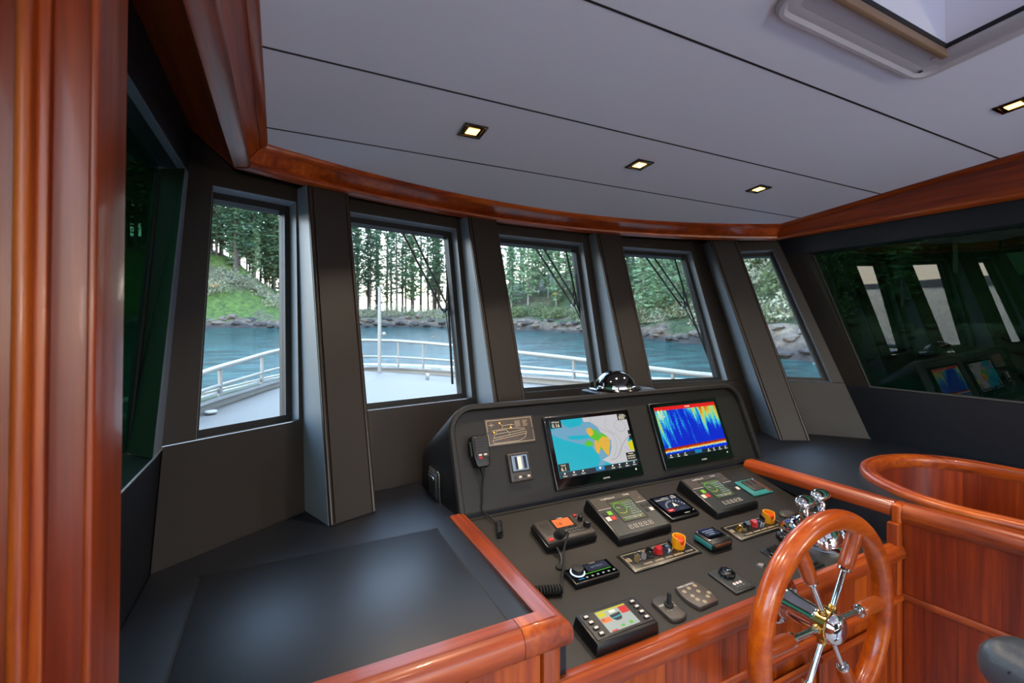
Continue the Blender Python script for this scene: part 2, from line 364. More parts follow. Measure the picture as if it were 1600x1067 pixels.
w = thing('window_7', 'big dark green tinted side window on the starboard wall', 'window', sw(.6, zs2, .02), kind='structure')
def sg(y, z, o=0): return Vector((2.996-.022*(z-zs2)/.8+o, y, z))
MB().hexa([sg(-1.2, zs2-.01, .012), sg(ys(zs2)-.11, zs2-.01, .012), sg(ys(zt2)-.11, zt2+.01, .012), sg(-1.2, zt2+.01, .012)], [sg(-1.2, zs2-.01, .02), sg(ys(zs2)-.11, zs2-.01, .02), sg(ys(zt2)-.11, zt2+.01, .02), sg(-1.2, zt2+.01, .02)]).build('pane', 'tinted_glass', w, smooth=False)
MB().tube([sg(ys(zt2)-.125, zt2-.004, .004), sg(ys(zs2)-.125, zs2+.006, .004), sg(-1.2, zs2+.006, .004)], .007, 8).build('gasket', 'grey_plastic', w)
MB().hexa([sw(-1.3, zs2), sw(-1.2, zs2), sw(-1.2, zt2), sw(-1.3, zt2)], [sw(-1.3, zs2, .1), sw(-1.2, zs2, .1), sw(-1.2, zt2, .1), sw(-1.3, zt2, .1)]).build('aft_post', 'vinyl', wall_starboard)
w = thing('window_9', 'clear aft starboard window', 'window', sw(-1.8, zs2, .02), kind='structure')
MB().hexa([sw(-2.3, zs2-.01, .022), sw(-1.3, zs2-.01, .022), sw(-1.3, zt2+.01, .022), sw(-2.3, zt2+.01, .022)], [sw(-2.3, zs2-.01, .03), sw(-1.3, zs2-.01, .03), sw(-1.3, zt2+.01, .03), sw(-2.3, zt2+.01, .03)]).build('pane', 'clear_glass', w, smooth=False)
MB().hexa([Vector((3.04, 1.44, BZ)), Vector((3.13, 1.44, BZ)), Vector((3.11, 1.49, BZ)), Vector((3.045, 1.465, BZ))], [Vector((2.878, 1.95, .69)), Vector((2.97, 1.93, .69)), Vector((2.95, 1.99, .69)), Vector((2.885, 1.97, .69))]).build('corner_post', 'lining', wall_starboard)
# aft wall with a wide glazed door, behind the photographer
wall_aft = thing('wall_aft', 'wooden aft wall with a wide window behind the photographer', 'wall', (1.36, -2.3, FLOOR), kind='structure')
for a, b_, c, d in ((-.34, .15, FLOOR, .98), (2.6, 3.08, FLOOR, .98), (.15, 2.6, .52, .98), (.15, 2.6, FLOOR, -1.4)):
    MB().mm(a, b_, -2.36, -2.3, c, d).build('panel', 'wood_z', wall_aft)
w = thing('window_10', 'wide clear window in the aft wall', 'window', (1.36, -2.33, -.6), kind='structure')
MB().mm(.15, 2.6, -2.335, -2.325, -1.4, .52).build('pane', 'clear_glass', w, smooth=False)

# two unseen fill lamps, added on the aft wall to brighten the room
def fill_lamp(x, label):
    o = thing('added_fill_lamp', label, 'added lamp', (x, -2.3, .05), 'added aft fill lamps')
    MB().box(T(x, -2.29, .0) , .10, .02, .16, .006).build('fill_lamp_plate', 'brass', o)
    MB().box(T(x, -2.235, -.06), .20, .07, .28, .03, 4).build('fill_lamp_shade', 'fill_glass', o)
    MB().tube([(x, -2.28, .08), (x, -2.26, .08)], .012, 10).build('arm', 'brass', o)
    l = bpy.data.lights.new('lamp_light', 'AREA'); l.shape = 'RECTANGLE'; l.size = .2; l.size_y = .28; l.energy = FILL_W; l.color = (1, .90, .78)
    lo = bpy.data.objects.new('lamp_light', l); COL.objects.link(lo); lo.location = (x, -2.195, .08); lo.rotation_euler = (R(-90), 0, R(180)); lo.rotation_euler = (R(90), 0, 0); adopt(lo, o)
FILL_W = 9
emit('fill_glass', '#ffe6c4', 3.0)
fill_lamp(-.1, 'port fill lamp added on the aft wall behind the photographer'); fill_lamp(2.84, 'starboard fill lamp added on the aft wall')
# ceiling: backing slab with separate cloth panels and open joints, a hatch hole
HX0, HX1, HY0, HY1 = 1.04, 1.65, .04, .63
ceiling = thing('ceiling', 'pale grey cloth headliner in wide transverse panels', 'ceiling', (1.36, 0, .75), kind='structure')
def arc(x, ap, r, xc=1.363): return ap-(r-math.sqrt(max(r*r-(x-xc)**2, 0)))
def around(mb, x0, x1, y0, y1, z0, z1, hole):
    a, b_, c, d = hole
    if y0 >= d or y1 <= c: return mb.mm(x0, x1, y0, y1, z0, z1)
    mb.mm(x0, a, y0, y1, z0, z1); mb.mm(b_, x1, y0, y1, z0, z1)
    if y0 < c: mb.mm(a, b_, y0, c, z0, z1)
    if y1 > d: mb.mm(a, b_, d, y1, z0, z1)
    return mb
mb = around(MB(), -.45, 3.2, -2.36, 2.6, .085, .11, (HX0, HX1, HY0, HY1)); mb.zmap(cz).build('backing', 'seam', ceiling, smooth=False)
for a in [-1.36, -.92, -.48, -.04, .40, .84, 1.28, 1.695]:
    around(MB(), -.06, 2.79, a-.0030, a+.0030, -.0012, .03, (HX0, HX1, HY0, HY1)).zmap(cz).build('joint_strip', 'seam', ceiling, smooth=False)
seams = [-2.3, -1.36, -.92, -.48, -.04, .40, .84, 1.28, 1.695]
g = .003
for a, b_ in zip(seams, seams[1:]):
    around(MB(), -.06, 2.79, a+g, b_-g, 0, .03, (HX0, HX1, HY0, HY1)).zmap(cz).build('ceiling_panel', 'ceiling_cloth', ceiling, smooth=False)
pts = [(-.06+2.85*i/40, arc(-.06+2.85*i/40, 2.085, 3.9)+.01) for i in range(41)]
MB().prism(T(), [(-.06, 1.695+g), (2.79, 1.695+g)]+pts[::-1], 0, .03).zmap(cz).build('ceiling_panel', 'ceiling_cloth', ceiling, smooth=False)

# wooden valances: bead at the ceiling edge, sloping face, proud bottom moulding
def valance(name, topp, botp, label, axis, soffit):
    """topp, botp: matched points of the ceiling edge and of the bottom edge; soffit: outboard points"""
    o = thing(name, label, 'valance', botp[len(botp)//2], kind='structure')
    rf, rb, rm = [], [], []
    for t, b_, s in zip(topp, botp, soffit):
        t, b_, s = Vector(t), Vector(b_), Vector(s); out = Vector((b_.x-t.x, b_.y-t.y, 0)).normalized()
        h = t.z-b_.z
        rb.append([t-out*.006+Vector((0, 0, .004)), t-out*.010+Vector((0, 0, -.006)), t-out*.003+Vector((0, 0, -.016)), t+out*.014+Vector((0, 0, -.022)), t+out*.03+Vector((0, 0, -.010)), t+out*.03+Vector((0, 0, .004))])
        rf.append([t+out*.012+Vector((0, 0, -.014)), b_-out*.016+Vector((0, 0, .024)), b_+out*.01+Vector((0, 0, .024)), t+out*.06+Vector((0, 0, -.01))])
        rm.append([b_-out*.020+Vector((0, 0, .026)), b_-out*.026+Vector((0, 0, .016)), b_-out*.024+Vector((0, 0, .006)), b_-out*.014, b_+out*.028, b_+out*.034+Vector((0, 0, .008)), s+Vector((0, 0, .0)), s+Vector((0, 0, .03)), b_+out*.03+Vector((0, 0, .03))])
    MB().loft(rb).build('bead', 'wood_'+axis, o, ang=50); MB().loft(rf).build('face_board', 'wood_'+axis if name != 'trim_2' else 'wood_z', o); MB().loft(rm).build('bottom_moulding', 'wood_'+axis, o, ang=40)
    return o
ya = [-2.3+(1.80+2.3)*i/12 for i in range(13)]
valance('trim_1', [(-.052, y, cz(y)) for y in ya], [(-.120, y+(.03 if i == 12 else 0), TZ) for i, y in enumerate(ya)], 'varnished wooden valance along the port side of the ceiling', 'y', [(-.288, y+(.1 if i == 12 else 0), .69) for i, y in enumerate(ya)])
xs = [i/32 for i in range(33)]
tp = [(-.052+(2.832)*k, arc(-.052+2.832*k, 2.085, 3.9)) for k in xs]; bp_ = [(-.120+2.93*k, arc(-.120+2.93*k, 2.212, 3.18)) for k in xs]; sp = [(-.29+3.2*k, arc(-.29+3.2*k, 2.42, 3.0)) for k in xs]
valance('trim_2', [(x, y, cz(y)) for x, y in tp], [(x, y, TZ) for x, y in bp_], 'curved varnished wooden valance above the front windows', 'x', [(x, y, .69) for x, y in sp])
ya = [1.84-(1.84+2.3)*i/12 for i in range(13)]
valance('trim_3', [(2.780, y, cz(y)) for y in ya], [(2.81+.03*i/12, y+(.02 if i == 0 else 0), TZ) for i, y in enumerate(ya)], 'varnished wooden valance along the starboard side of the ceiling', 'y', [(2.93, y+(.08 if i == 0 else 0), .575) for i, y in enumerate(ya)])

# door post in the left foreground: stepped wooden mouldings
post = thing('trim_4', 'tall varnished wooden door post at the left edge', 'door post', (-.25, .74, FLOOR), kind='structure')
def board(x0, x1, y0, y1, m, bev): 
    lean = lambda z: (z+.3)*.011
    b = MB(); b.hexa([Vector((x0+lean(FLOOR), y0, FLOOR)), Vector((x1+lean(FLOOR), y0, FLOOR)), Vector((x1+lean(FLOOR), y1, FLOOR)), Vector((x0+lean(FLOOR), y1, FLOOR))],
                     [Vector((x0+lean(.85), y0, .85)), Vector((x1+lean(.85), y0, .85)), Vector((x1+lean(.85), y1, .85)), Vector((x0+lean(.85), y1, .85))])
    ed = [e for e in b.bm.edges if abs(e.verts[0].co.z-e.verts[1].co.z) > 1]
    bmesh.ops.bevel(b.bm, geom=ed, offset=bev, segments=4, profile=.5, affect='EDGES')
    return b.build('moulding', m, post)
board(-.207, -.198, .700, .81, 'wood_z', .0035)
board(-.2445, -.205, .715, .81, 'wood_dark_z', .002)
board(-.256, -.2435, .708, .81, 'wood_z', .002)
board(-.270, -.2545, .695, .81, 'wood_z', .006)
board(-.345, -.269, .712, .81, 'wood_dark_z', .003)
# ------------------------------------------------------------------ dash top, rails, console
CT = -.65
pbr('trim_gap', '#08090b', .7)
def fill_poly(outer, hole, z0, z1):
    b = bmesh.new(); es = []
    for loop in (outer, hole):
        vs = [b.verts.new((x, y, z1)) for x, y in loop]
        es += [b.edges.new((vs[i], vs[(i+1) % len(vs)])) for i in range(len(vs))]
    bmesh.ops.triangle_fill(b, use_beauty=True, use_dissolve=False, edges=es)
    r = bmesh.ops.extrude_face_region(b, geom=b.faces[:])
    for v in r['geom']:
        if isinstance(v, bmesh.types.BMVert): v.co.z = z0
    bmesh.ops.recalc_face_normals(b, faces=b.faces[:]); return b
def smooth_pts(P, n=6):
    out = []
    for i in range(len(P)-1):
        p0, p1, p2, p3 = [Vector(P[max(0, min(len(P)-1, i+k))]) for k in (-1, 0, 1, 2)]
        for j in range(n):
            t = j/n; out.append(.5*((2*p1)+(-p0+p2)*t+(2*p0-5*p1+4*p2-p3)*t*t+(-p0+3*p1-3*p2+p3)*t**3))
    out.append(Vector(P[-1])); return out
well = [(2.21, -.2), (2.15, .25), (2.085, .6), (2.062, .74), (2.085, .87), (2.15, .995), (2.22, 1.082), (2.315, 1.150), (2.446, 1.197), (2.598, 1.205), (2.734, 1.165), (2.82, 1.10), (2.88, .995), (2.905, .85), (2.92, .5), (2.925, -.2)]
well = [(p.x, p.y) for p in smooth_pts([(x, y, 0) for x, y in well], 5)]
dash = thing('dashboard_counter', 'black grained dash top running round under the front windows', 'counter', (1.3, 1.6, CT))
outer = [(-.306, .862), (.545, .862), (.545, 1.48), (1.985, 1.48), (1.985, .84), (2.0, .6), (2.12, -.3), (3.02, -.3), (3.02, 1.452), (2.71, 1.83), (1.765, 2.01), (.92, 1.98), (.15, 1.815), (-.306, 1.50)]
MB().add(fill_poly(outer, well, CT-.03, CT)).build('top_board', 'vinyl', dash, ang=20)
MB().mm(-.186, .442, .905, 1.425, CT+.0002, CT+.003, .0015, 2).build('locker_lid', 'vinyl', dash)
for a in ((-.192, -.185, .90, 1.431), (.441, .447, .90, 1.431), (-.192, .447, 1.424, 1.431)):
    MB().mm(*a, CT+.0001, CT+.0012).build('lid_joint', 'trim_gap', dash, smooth=False)

# round-ended stairwell in the starboard dash: wooden rim and curved inner lining
sw_ = thing('stairwell_rim', 'round-ended varnished wooden rim around the starboard stairwell', 'stairwell', (2.5, .6, CT))
def offs(loop, d):
    out = []
    for i, p in enumerate(loop):
        a = Vector(loop[max(i-1, 0)]); b_ = Vector(loop[min(i+1, len(loop)-1)]); t = (b_-a).normalized(); out.append((p[0]+t.y*d, p[1]-t.x*d))
    return out
prof = [(0, .0), (0, .018), (.006, .024), (.022, .025), (.026, .020), (.032, .026), (.046, .026), (.058, .018), (.062, .002), (.056, -.02), (.05, -.03), (.01, -.03)]
rings = []
for i, p in enumerate(well):
    a = Vector(well[max(i-1, 0)]); b_ = Vector(well[min(i+1, len(well)-1)]); t = (b_-a).normalized(); nn = Vector((t.y, -t.x))
    rings.append([Vector((p[0]+nn.x*o, p[1]+nn.y*o, CT+h)) for o, h in prof])
MB().loft(rings).build('rim', 'wood_y', sw_, ang=45)
inn = offs(well, .05)
n = len(inn); cut = [0, 14, 22, 30, 37, 43, 48, 53, 60, n-1]
for a, b_ in zip(cut, cut[1:]):
    seg = inn[a:b_+1]; o2 = offs(seg, -.015)
    MB().loft([[Vector((x, y, CT-.028)), Vector((x, y, -1.5)), Vector((q[0], q[1], -1.5)), Vector((q[0], q[1], CT-.028))] for (x, y), q in zip(seg, o2)]).build('lining_board', 'wood_dark_z', sw_, ang=50)

# helm console
con = thing('helm_console', 'dark helm console with sloping instrument top and varnished wood front', 'console', (1.25, 1.1, FLOOR))
CX0, CX1 = .565, 1.953
def curve_profile():
    a, b_, c = Vector((1.475, -.66)), Vector((1.17, -.738)), Vector((.868, -.776)); pts = [a]
    p, q = a.lerp(b_, .86), b_.lerp(c, .16)
    for k in range(6):
        t = k/5; pts.append(p.lerp(b_, t).lerp(b_.lerp(q, t), t))
    return pts+[c]
cp = curve_profile()
MB().loft([[Vector((x, p.x, p.y)) for p in cp]+[Vector((x, .868, -.80)), Vector((x, 1.475, -.80))] for x in (CX0-.03, CX1+.02)]).build('instrument_top', 'console_skin', con, ang=40)
def side(x0, x1, nm):
    pr_ = [Vector((1.475, CT-.03)), Vector((.862, CT-.03)), Vector((.862, -.80))]+[p-Vector((0, .01)) for p in cp[::-1]]
    MB().loft([[Vector((x, p.x, p.y)) for p in pr_] for x in (x0, x1)]).build(nm, 'vinyl', con, ang=20)
side(CX1, CX1+.03, 'side_panel'); side(CX0-.03, CX0, 'side_panel')
# pod (screen hood)
PU = Vector((0, .3769, .9263)); PN = Vector((0, -.9263, .3769)); PO = Vector((0, 1.49, -.66))
def cP(x, v, h=0): return frame(PO+Vector((x, 0, 0))+PU*v+PN*h, (1, 0, 0), PU, PN)
def rr(x0, x1, v1, r, v0=-.012, k=8, ins=0):
    pts = [(x0+ins, v0), ]
    for i in range(k+1):
        a = math.pi-(math.pi/2)*i/k; pts.append((x0+r+(r-ins)*math.cos(a), v1-r+(r-ins)*math.sin(a)))
    for i in range(k+1):
        a = math.pi/2-(math.pi/2)*i/k; pts.append((x1-r+(r-ins)*math.cos(a), v1-r+(r-ins)*math.sin(a)))
    return pts+[(x1-ins, v0)]
pod = thing('screen_pod', 'dark rounded pod above the console holding two big screens', 'console pod', (1.3, 1.6, CT))
f0 = rr(.535, 2.115, .386, .105); f1 = rr(.535, 2.115, .386, .105, ins=.006); f2 = rr(.535, 2.115, .386, .105, ins=.020); f3 = rr(.535, 2.115, .386, .105, ins=.024)
def pf(l, h): return [PO+Vector((x, 0, 0))+PU*v+PN*h for x, v in l]
def backring(y, zt_, x0, x1, r): return [Vector((x, y, -.662+max(v, 0)/1.0)) for x, v in rr(x0, x1, zt_+.662, r, v0=0)]
MB().loft([pf(f3, -.004), pf(f3, .020), pf(f2, .026), pf(f1, .026), pf(f0, .020), pf(f0, -.006), backring(1.84, -.455, .512, 2.12, .09)], cap=True).build('hood', 'console_skin', pod, ang=35)
MB().prism(cP(0, 0, 0), rr(.535, 2.115, .386, .105, v0=-.008, ins=.0235), -.012, .0005).build('face', 'console_skin', pod, ang=30)
MB().box(cP(1.32, -.004, .0), 1.53, .008, .006, .002).build('base_fillet', 'black_matte', pod)

# rails: port rail turning the corner, starboard rail, front rail
RP = [(-.030, -.006), (-.030, .010), (-.026, .014), (.004, .014), (.007, .0105), (.010, .014), (.016, .012), (.026, .004), (.032, -.010), (.033, -.026), (.029, -.040), (.018, -.050), (-.010, -.050)]
rail = thing('dash_rail', 'varnished wooden rail turning the corner left of the console', 'rail', (.54, .9, CT))
MB().sweep([(.535, 1.474, CT), (.535, .868, CT), (.45, .868, CT)], [(o, h) for o, h in RP]).build('corner_rail', 'wood_y', rail, ang=40)
MB().sweep([(.4485, .868, CT), (-.30, .868, CT)], [(o, h) for o, h in RP]).build('edge_rail', 'wood_x', rail, ang=40)
rail = thing('dash_rail', 'varnished wooden rail right of the console and throttles', 'rail', (1.98, .9, CT))
MB().sweep([(1.985, .872, CT), (1.985, 1.46, CT)], [(o, h) for o, h in RP]).build('side_rail', 'wood_y', rail, ang=40)
MB().sweep([(2.14, -.3, CT), (2.03, .50, CT), (1.99, .845, CT)], [(o, h) for o, h in RP]).build('aft_rail', 'wood_y', rail, ang=40)
MB().box(T(1.984, .858, CT-.056) @ RZ(3), .066, .030, .0715, .010, 4).build('corner_block', 'wood_z', rail)
FR = [(-.004, -.012), (-.004, .001), (.0, .004), (.016, .004), (.018, .001), (.021, .003), (.032, -.006), (.038, -.022), (.036, -.042), (.026, -.052), (.0, -.054)]
MB().sweep([(CX1+.012, .868, -.776), (CX0-.03, .868, -.776)], FR).build('front_rail', 'wood_x', con, ang=40)
# wood front: vertical boards, dado moulding, framed lower panels
x = CX0-.02
widths = [.17, .135, .14, .125, .165, .12, .15, .13, .145, .12]
for wd in widths:
    x1 = min(x+wd, CX1+.012)
    if x1-x > .02: MB().mm(x+.0006, x1-.0006, .848, .868, -1.50, -.826, .001, 1).build('front_board', 'wood_z', con, smooth=False)
    x = x1
MB().sweep([(CX1+.01, .848, -.962), (CX0-.02, .848, -.962)], [(0, -.014), (0, .014), (.006, .013), (.012, .006), (.013, -.004), (.008, -.013)]).build('dado_moulding', 'wood_x', con, ang=40)
for xa, xb in ((.62, 1.0), (1.05, 1.42), (1.47, 1.86)):
    MB().mm(xa, xb, .838, .848, -1.45, -1.02, .004).build('raised_panel', 'wood_z', con)
    MB().sweep([(xb, .838, -1.02), (xa, .838, -1.02)], [(0, -.01), (0, .01), (.008, .008), (.010, 0), (.006, -.01)]).build('panel_bead', 'wood_x', con)
MB().mm(1.935, 1.972, .842, .876, -1.5, CT-.05, .004).build('corner_post', 'wood_z', con)
# starboard panelling aft of the console
pan = thing('helm_side_panelling', 'varnished wooden panelling with a thin moulding right of the wheel', 'panelling', (2.0, .5, FLOOR))
d = Vector((.118, -1, 0)).normalized(); o0 = Vector((1.977, .86, 0)); nn = Vector((-1, -.118, 0)).normalized()
def PF(s, z, o=0): q = o0+d*s+nn*o; return Vector((q.x, q.y, z))
s = 0
for wd in (.075, .085, .1, .08, .105, .09, .1, .09, .11, .1, .12, .1, .1):
    MB().hexa([PF(s+.0002, -1.5), PF(s+wd-.0002, -1.5), PF(s+wd-.0002, -1.5, -.02), PF(s+.0002, -1.5, -.02)], [PF(s+.0002, CT-.045), PF(s+wd-.0002, CT-.045), PF(s+wd-.0002, CT-.045, -.02), PF(s+.0002, CT-.045, -.02)]).build('board', 'wood_dark_z', pan, smooth=False)
    s += wd
MB().loft([[PF(q, -.962+h, o) for o, h in [(0, -.012), (0, .012), (.006, .011), (.011, .005), (.012, -.004), (.007, -.012)]] for q in (0, 1.15)]).build('moulding', 'wood_y', pan, ang=40)
# port cabinet below the dash
cab = thing('port_cabinet', 'varnished wooden cabinet front under the left dash corner', 'cabinet', (.1, .88, FLOOR))
for xa, xb in ((-.30, -.1), (-.098, .13), (.132, .33), (.332, .50)):
    MB().mm(xa, xb, .862, .882, -1.5, CT-.05, .001, 1).build('front_board', 'wood_z', cab, smooth=False)
MB().mm(.502, .545, .852, .885, -1.5, CT-.05, .004).build('corner_post', 'wood_z', cab)

# ------------------------------------------------------------------ ceiling lights and hatch
emit('lamp_lens', '#ffb860', 3.5)
pbr('lamp_frame', '#4a3a26', .25, metal=1)
def downlight(x, y, label, watts=2.4):
    z = cz(y); Mx = T(x, y, z) @ RX(-5.25)
    o = thing('ceiling_downlight', label, 'ceiling light', (x, y, z), 'square recessed ceiling lights')
    b = MB()
    for a in ((-.042, .042, -.042, -.030), (-.042, .042, .030, .042), (-.042, -.030, -.030, .030), (.030, .042, -.030, .030)):
        b.box(Mx @ T((a[0]+a[1])/2, (a[2]+a[3])/2, -.006), a[1]-a[0], a[3]-a[2], .006, .0015)
    b.build('frame', 'lamp_frame', o)
    MB().box(Mx @ T(0, 0, -.003), .060, .060, .0028).build('recess', 'lamp_frame', o)
    MB().box(Mx @ T(0, 0, -.0050), .040, .040, .002, .0008).build('lens', 'lamp_lens', o)
    l = bpy.data.lights.new('lamp_light', 'AREA'); l.shape = 'SQUARE'; l.size = .036; l.energy = watts; l.color = (1, .82, .62); l.spread = R(115)
    lo = bpy.data.objects.new('lamp_light', l); COL.objects.link(lo); lo.matrix_world = Mx @ T(0, 0, -.012); adopt(lo, o)
    lo.matrix_parent_inverse = Matrix.Translation(-o.location)
for x, y, t in ((.582, 1.465, 'leftmost square downlight in the front row, glowing amber'), (1.32, 1.465, 'middle square downlight in the front ceiling row'), (2.07, 1.465, 'rightmost square downlight in the front ceiling row, smallest in view'), (2.20, .63, 'square amber downlight at the right edge beside the hatch')):
    downlight(x, y, t)
for x, y, t in ((.55, .63, 'square downlight on the ceiling to port of the hatch'), (.55, -.3, 'added square downlight overhead beside the photographer'), (2.15, -.3, 'added square downlight on the ceiling to starboard aft of the hatch'), (.55, -1.2, 'added port square downlight of the aft ceiling row'), (1.35, -1.2, 'added middle square downlight of the aft ceiling row'), (2.15, -1.2, 'added starboard square downlight of the aft ceiling row')):  # downlights aft of the photographer are unseen, added to brighten the room
    downlight(x, y, t)
pbr('tan_bar', '#8a7058', .4)
hat = thing('ceiling_hatch', 'white plastic framed roof hatch with sliding blind', 'roof hatch', (1.345, .34, cz(.34)))
def rrect(x0, x1, y0, y1, r, k=6):
    out = []
    for cx, cy, a0 in ((x1-r, y1-r, 0), (x0+r, y1-r, 90), (x0+r, y0+r, 180), (x1-r, y0+r, 270)):
        for i in range(k+1):
            a = R(a0+90*i/k); out.append((cx+r*math.cos(a), cy+r*math.sin(a)))
    return out
def zz(l, dz): return [Vector((x, y, cz(y)+dz)) for x, y in l]
ro = [rrect(1.0+i, 1.69-i, -.01+i, .69-i, .05-i*.5) for i in (0, .006, .014, .020, .034, .05)]
MB().loft([zz(ro[0], .002), zz(ro[0], -.012), zz(ro[1], -.018), zz(ro[2], -.018), zz(ro[3], -.010), zz(ro[4], -.012), zz(ro[5], -.008), zz(ro[5], .02)], cap=False).build('outer_frame', 'white_plastic', hat, ang=35)
MB().mm(1.05, 1.64, .60, .655, -.010, .01, .004).zmap(cz).build('blind_cassette', 'white_plastic', hat)
MB().mm(1.06, 1.61, .585, .600, -.022, .012, .004).zmap(cz).build('blind_bar', 'tan_bar', hat)
MB().mm(1.595, 1.66, .02, .62, -.014, .01, .004).zmap(cz).build('track', 'white_plastic', hat)
MB().mm(1.03, 1.095, .02, .62, -.014, .01, .004).zmap(cz).build('track', 'white_plastic', hat)
MB().mm(1.5945, 1.5975, .05, .60, -.003, .010).zmap(cz).build('seal', 'rubber', hat)
MB().mm(1.08, 1.60, .5835, .5875, -.003, .010).zmap(cz).build('seal', 'rubber', hat)
pbr('hatch_white', '#e4e2e8', .5)
b = MB(); b.mm(HX0-.02, 1.095, HY0-.02, HY1+.02, .011, .22); b.mm(1.598, HX1+.02, HY0-.02, HY1+.02, .011, .22); b.mm(1.095, 1.598, HY0-.02, .06, .011, .22); b.mm(1.095, 1.598, .588, HY1+.02, .013, .22)
b.zmap(cz).build('shaft', 'hatch_white', hat)
m, N, L, bs = new_mat('frosted'); bs.inputs['Base Color'].default_value = (.9, .9, .95, 1); tr = N.new('ShaderNodeBsdfTranslucent'); tr.inputs[0].default_value = (.30, .26, .28, 1); tp_ = N.new('ShaderNodeBsdfTransparent'); tp_.inputs[0].default_value = (.22, .20, .20, 1); mx = N.new('ShaderNodeMixShader'); mx.inputs[0].default_value = .35
L.new(tr.outputs[0], mx.inputs[1]); L.new(tp_.outputs[0], mx.inputs[2]); L.new(mx.outputs[0], N['Material Output'].inputs[0]); N.remove(bs)
MB().mm(HX0-.01, HX1+.01, HY0-.01, HY1+.01, .215, .223).zmap(cz).build('pane', 'frosted', hat, smooth=False)
MB().cyl(T(1.63, .655, cz(.655)-.016), .006, .006, 10).build('screw', 'steel', hat)
# ------------------------------------------------------------------ instruments
UA = Vector((0, .305, .078)).normalized(); NA = Vector((1, 0, 0)).cross(UA); OA = Vector((0, 1.475, -.66))
UB = Vector((0, .30, .038)).normalized(); NB = Vector((1, 0, 0)).cross(UB); OB = Vector((0, 1.17, -.738))
def cA(x, s, h=0): return frame(OA+Vector((x, 0, 0))-UA*s+NA*h, (1, 0, 0), UA, NA)
def cB(x, s, h=0): return frame(OB+Vector((x, 0, 0))-UB*s+NB*h, (1, 0, 0), UB, NB)
def loc(M): return M.to_translation()
_em = emit
def emit(n, c, st=1.0): return _em(n, c, st*.52)
emit('e_cyan', '#00aabe', 1.0); emit('e_blue', '#6ea6c4', .9); emit('e_land', '#c9c8cc', .9); emit('e_gold', '#e0ae3c', .95); emit('e_yellow', '#d8d200', .9); emit('e_green', '#5cc22c', .9)
emit('e_dark', '#10120e', .6); emit('e_white', '#fff6d8', 1.0); emit('e_line', '#77777d', .7); emit('e_bar', '#15273a', .6); emit('e_icon', '#0e7ab0', 1.0); emit('e_red', '#d81414', 1.0)
emit('e_orange', '#ff7a3a', 1.1); emit('e_olive', '#4e5a3c', .8); emit('e_lcd', '#8fa0b4', .9); emit('e_navy', '#14203c', .8); emit('e_pale', '#b9c4bc', .85); emit('e_teal', '#1f8f84', .5); emit('e_amber', '#ff9a20', 3.0); emit('e_ring', '#cfe0ff', 1.6); emit('e_digit', '#8a2a10', .4)
pbr('screen_glass', '#050608', .06); pbr('bezel', '#0f1012', .3, coat=.3); pbr('taupe', '#38322e', .4); pbr('slate', '#1c2326', .4)
pbr('btn_red', '#b02018', .4); pbr('btn_green', '#6cab18', .4); pbr('btn_pale', '#cfc2b8', .45); pbr('guard_yellow', '#e79a10', .4); pbr('knob_red', '#a81418', .25, coat=.5); pbr('stop_red', '#d23a1a', .4)
pbr('plaque_grey', '#443c38', .4); pbr('key_brass', '#b8a878', .3, metal=1); pbr('teal_card', '#2c7a78', .4); pbr('leather_wrap', '#5a3018', .4)
# sonar picture
m, N, L, bs = new_mat('sonar'); uv = N.new('ShaderNodeUVMap'); sx = N.new('ShaderNodeSeparateXYZ'); L.new(uv.outputs[0], sx.inputs[0])
def mth(op, a, b_=None, c=None):
    n = N.new('ShaderNodeMath'); n.operation = op
    for i, v in enumerate((a, b_, c)):
        if v is None: continue
        if isinstance(v, (int, float)): n.inputs[i].default_value = v
        else: L.new(v, n.inputs[i])
    return n.outputs[0]
def noi(vx, vy, sx_, sy_, det=3):
    c = N.new('ShaderNodeCombineXYZ'); L.new(mth('MULTIPLY', vx, sx_), c.inputs[0]); L.new(mth('MULTIPLY', vy, sy_), c.inputs[1])
    t = N.new('ShaderNodeTexNoise'); t.inputs['Scale'].default_value = 1; t.inputs['Detail'].default_value = det; L.new(c.outputs[0], t.inputs['Vector']); return t.outputs[0]
U, V = sx.outputs[0], sx.outputs[1]
us = mth('ADD', U, mth('MULTIPLY', V, .06))
streak = noi(us, V, 16, 1.3, 4); fine = noi(U, V, 90, 45, 2)
right = N.new('ShaderNodeMapRange'); right.inputs[1].default_value = .5; right.inputs[2].default_value = .75; L.new(U, right.inputs[0])
left = N.new('ShaderNodeMapRange'); left.inputs[1].default_value = .26; left.inputs[2].default_value = .05; L.new(U, left.inputs[0])
high = N.new('ShaderNodeMapRange'); high.inputs[1].default_value = .25; high.inputs[2].default_value = .95; L.new(V, high.inputs[0])
val = mth('ADD', mth('MULTIPLY_ADD', streak, 1.5, -.62), mth('ADD', mth('MULTIPLY', mth('MULTIPLY', right.outputs[0], high.outputs[0]), .50), mth('MULTIPLY', left.outputs[0], .32)))
val = mth('ADD', val, mth('MULTIPLY_ADD', fine, .5, -.25)); val = mth('ADD', val, mth('MULTIPLY_ADD', high.outputs[0], .22, -.16))
cr = N.new('ShaderNodeValToRGB'); E_ = cr.color_ramp.elements; E_[0].position = .16; E_[0].color = lin('#0622c8'); E_[1].position = .86; E_[1].color = lin('#b02a08')
for p, c in ((.27, '#1c7fe0'), (.36, '#35c4d8'), (.47, '#8fd88c'), (.58, '#d8c84a'), (.72, '#e08a1c')): e = E_.new(p); e.color = lin(c)
L.new(val, cr.inputs[0])
bot = mth('ADD', mth('MULTIPLY', noi(U, V, 30, 0, 4), .05), mth('MULTIPLY_ADD', U, .03, .165))
dv = mth('DIVIDE', mth('SUBTRACT', bot, V), .11)
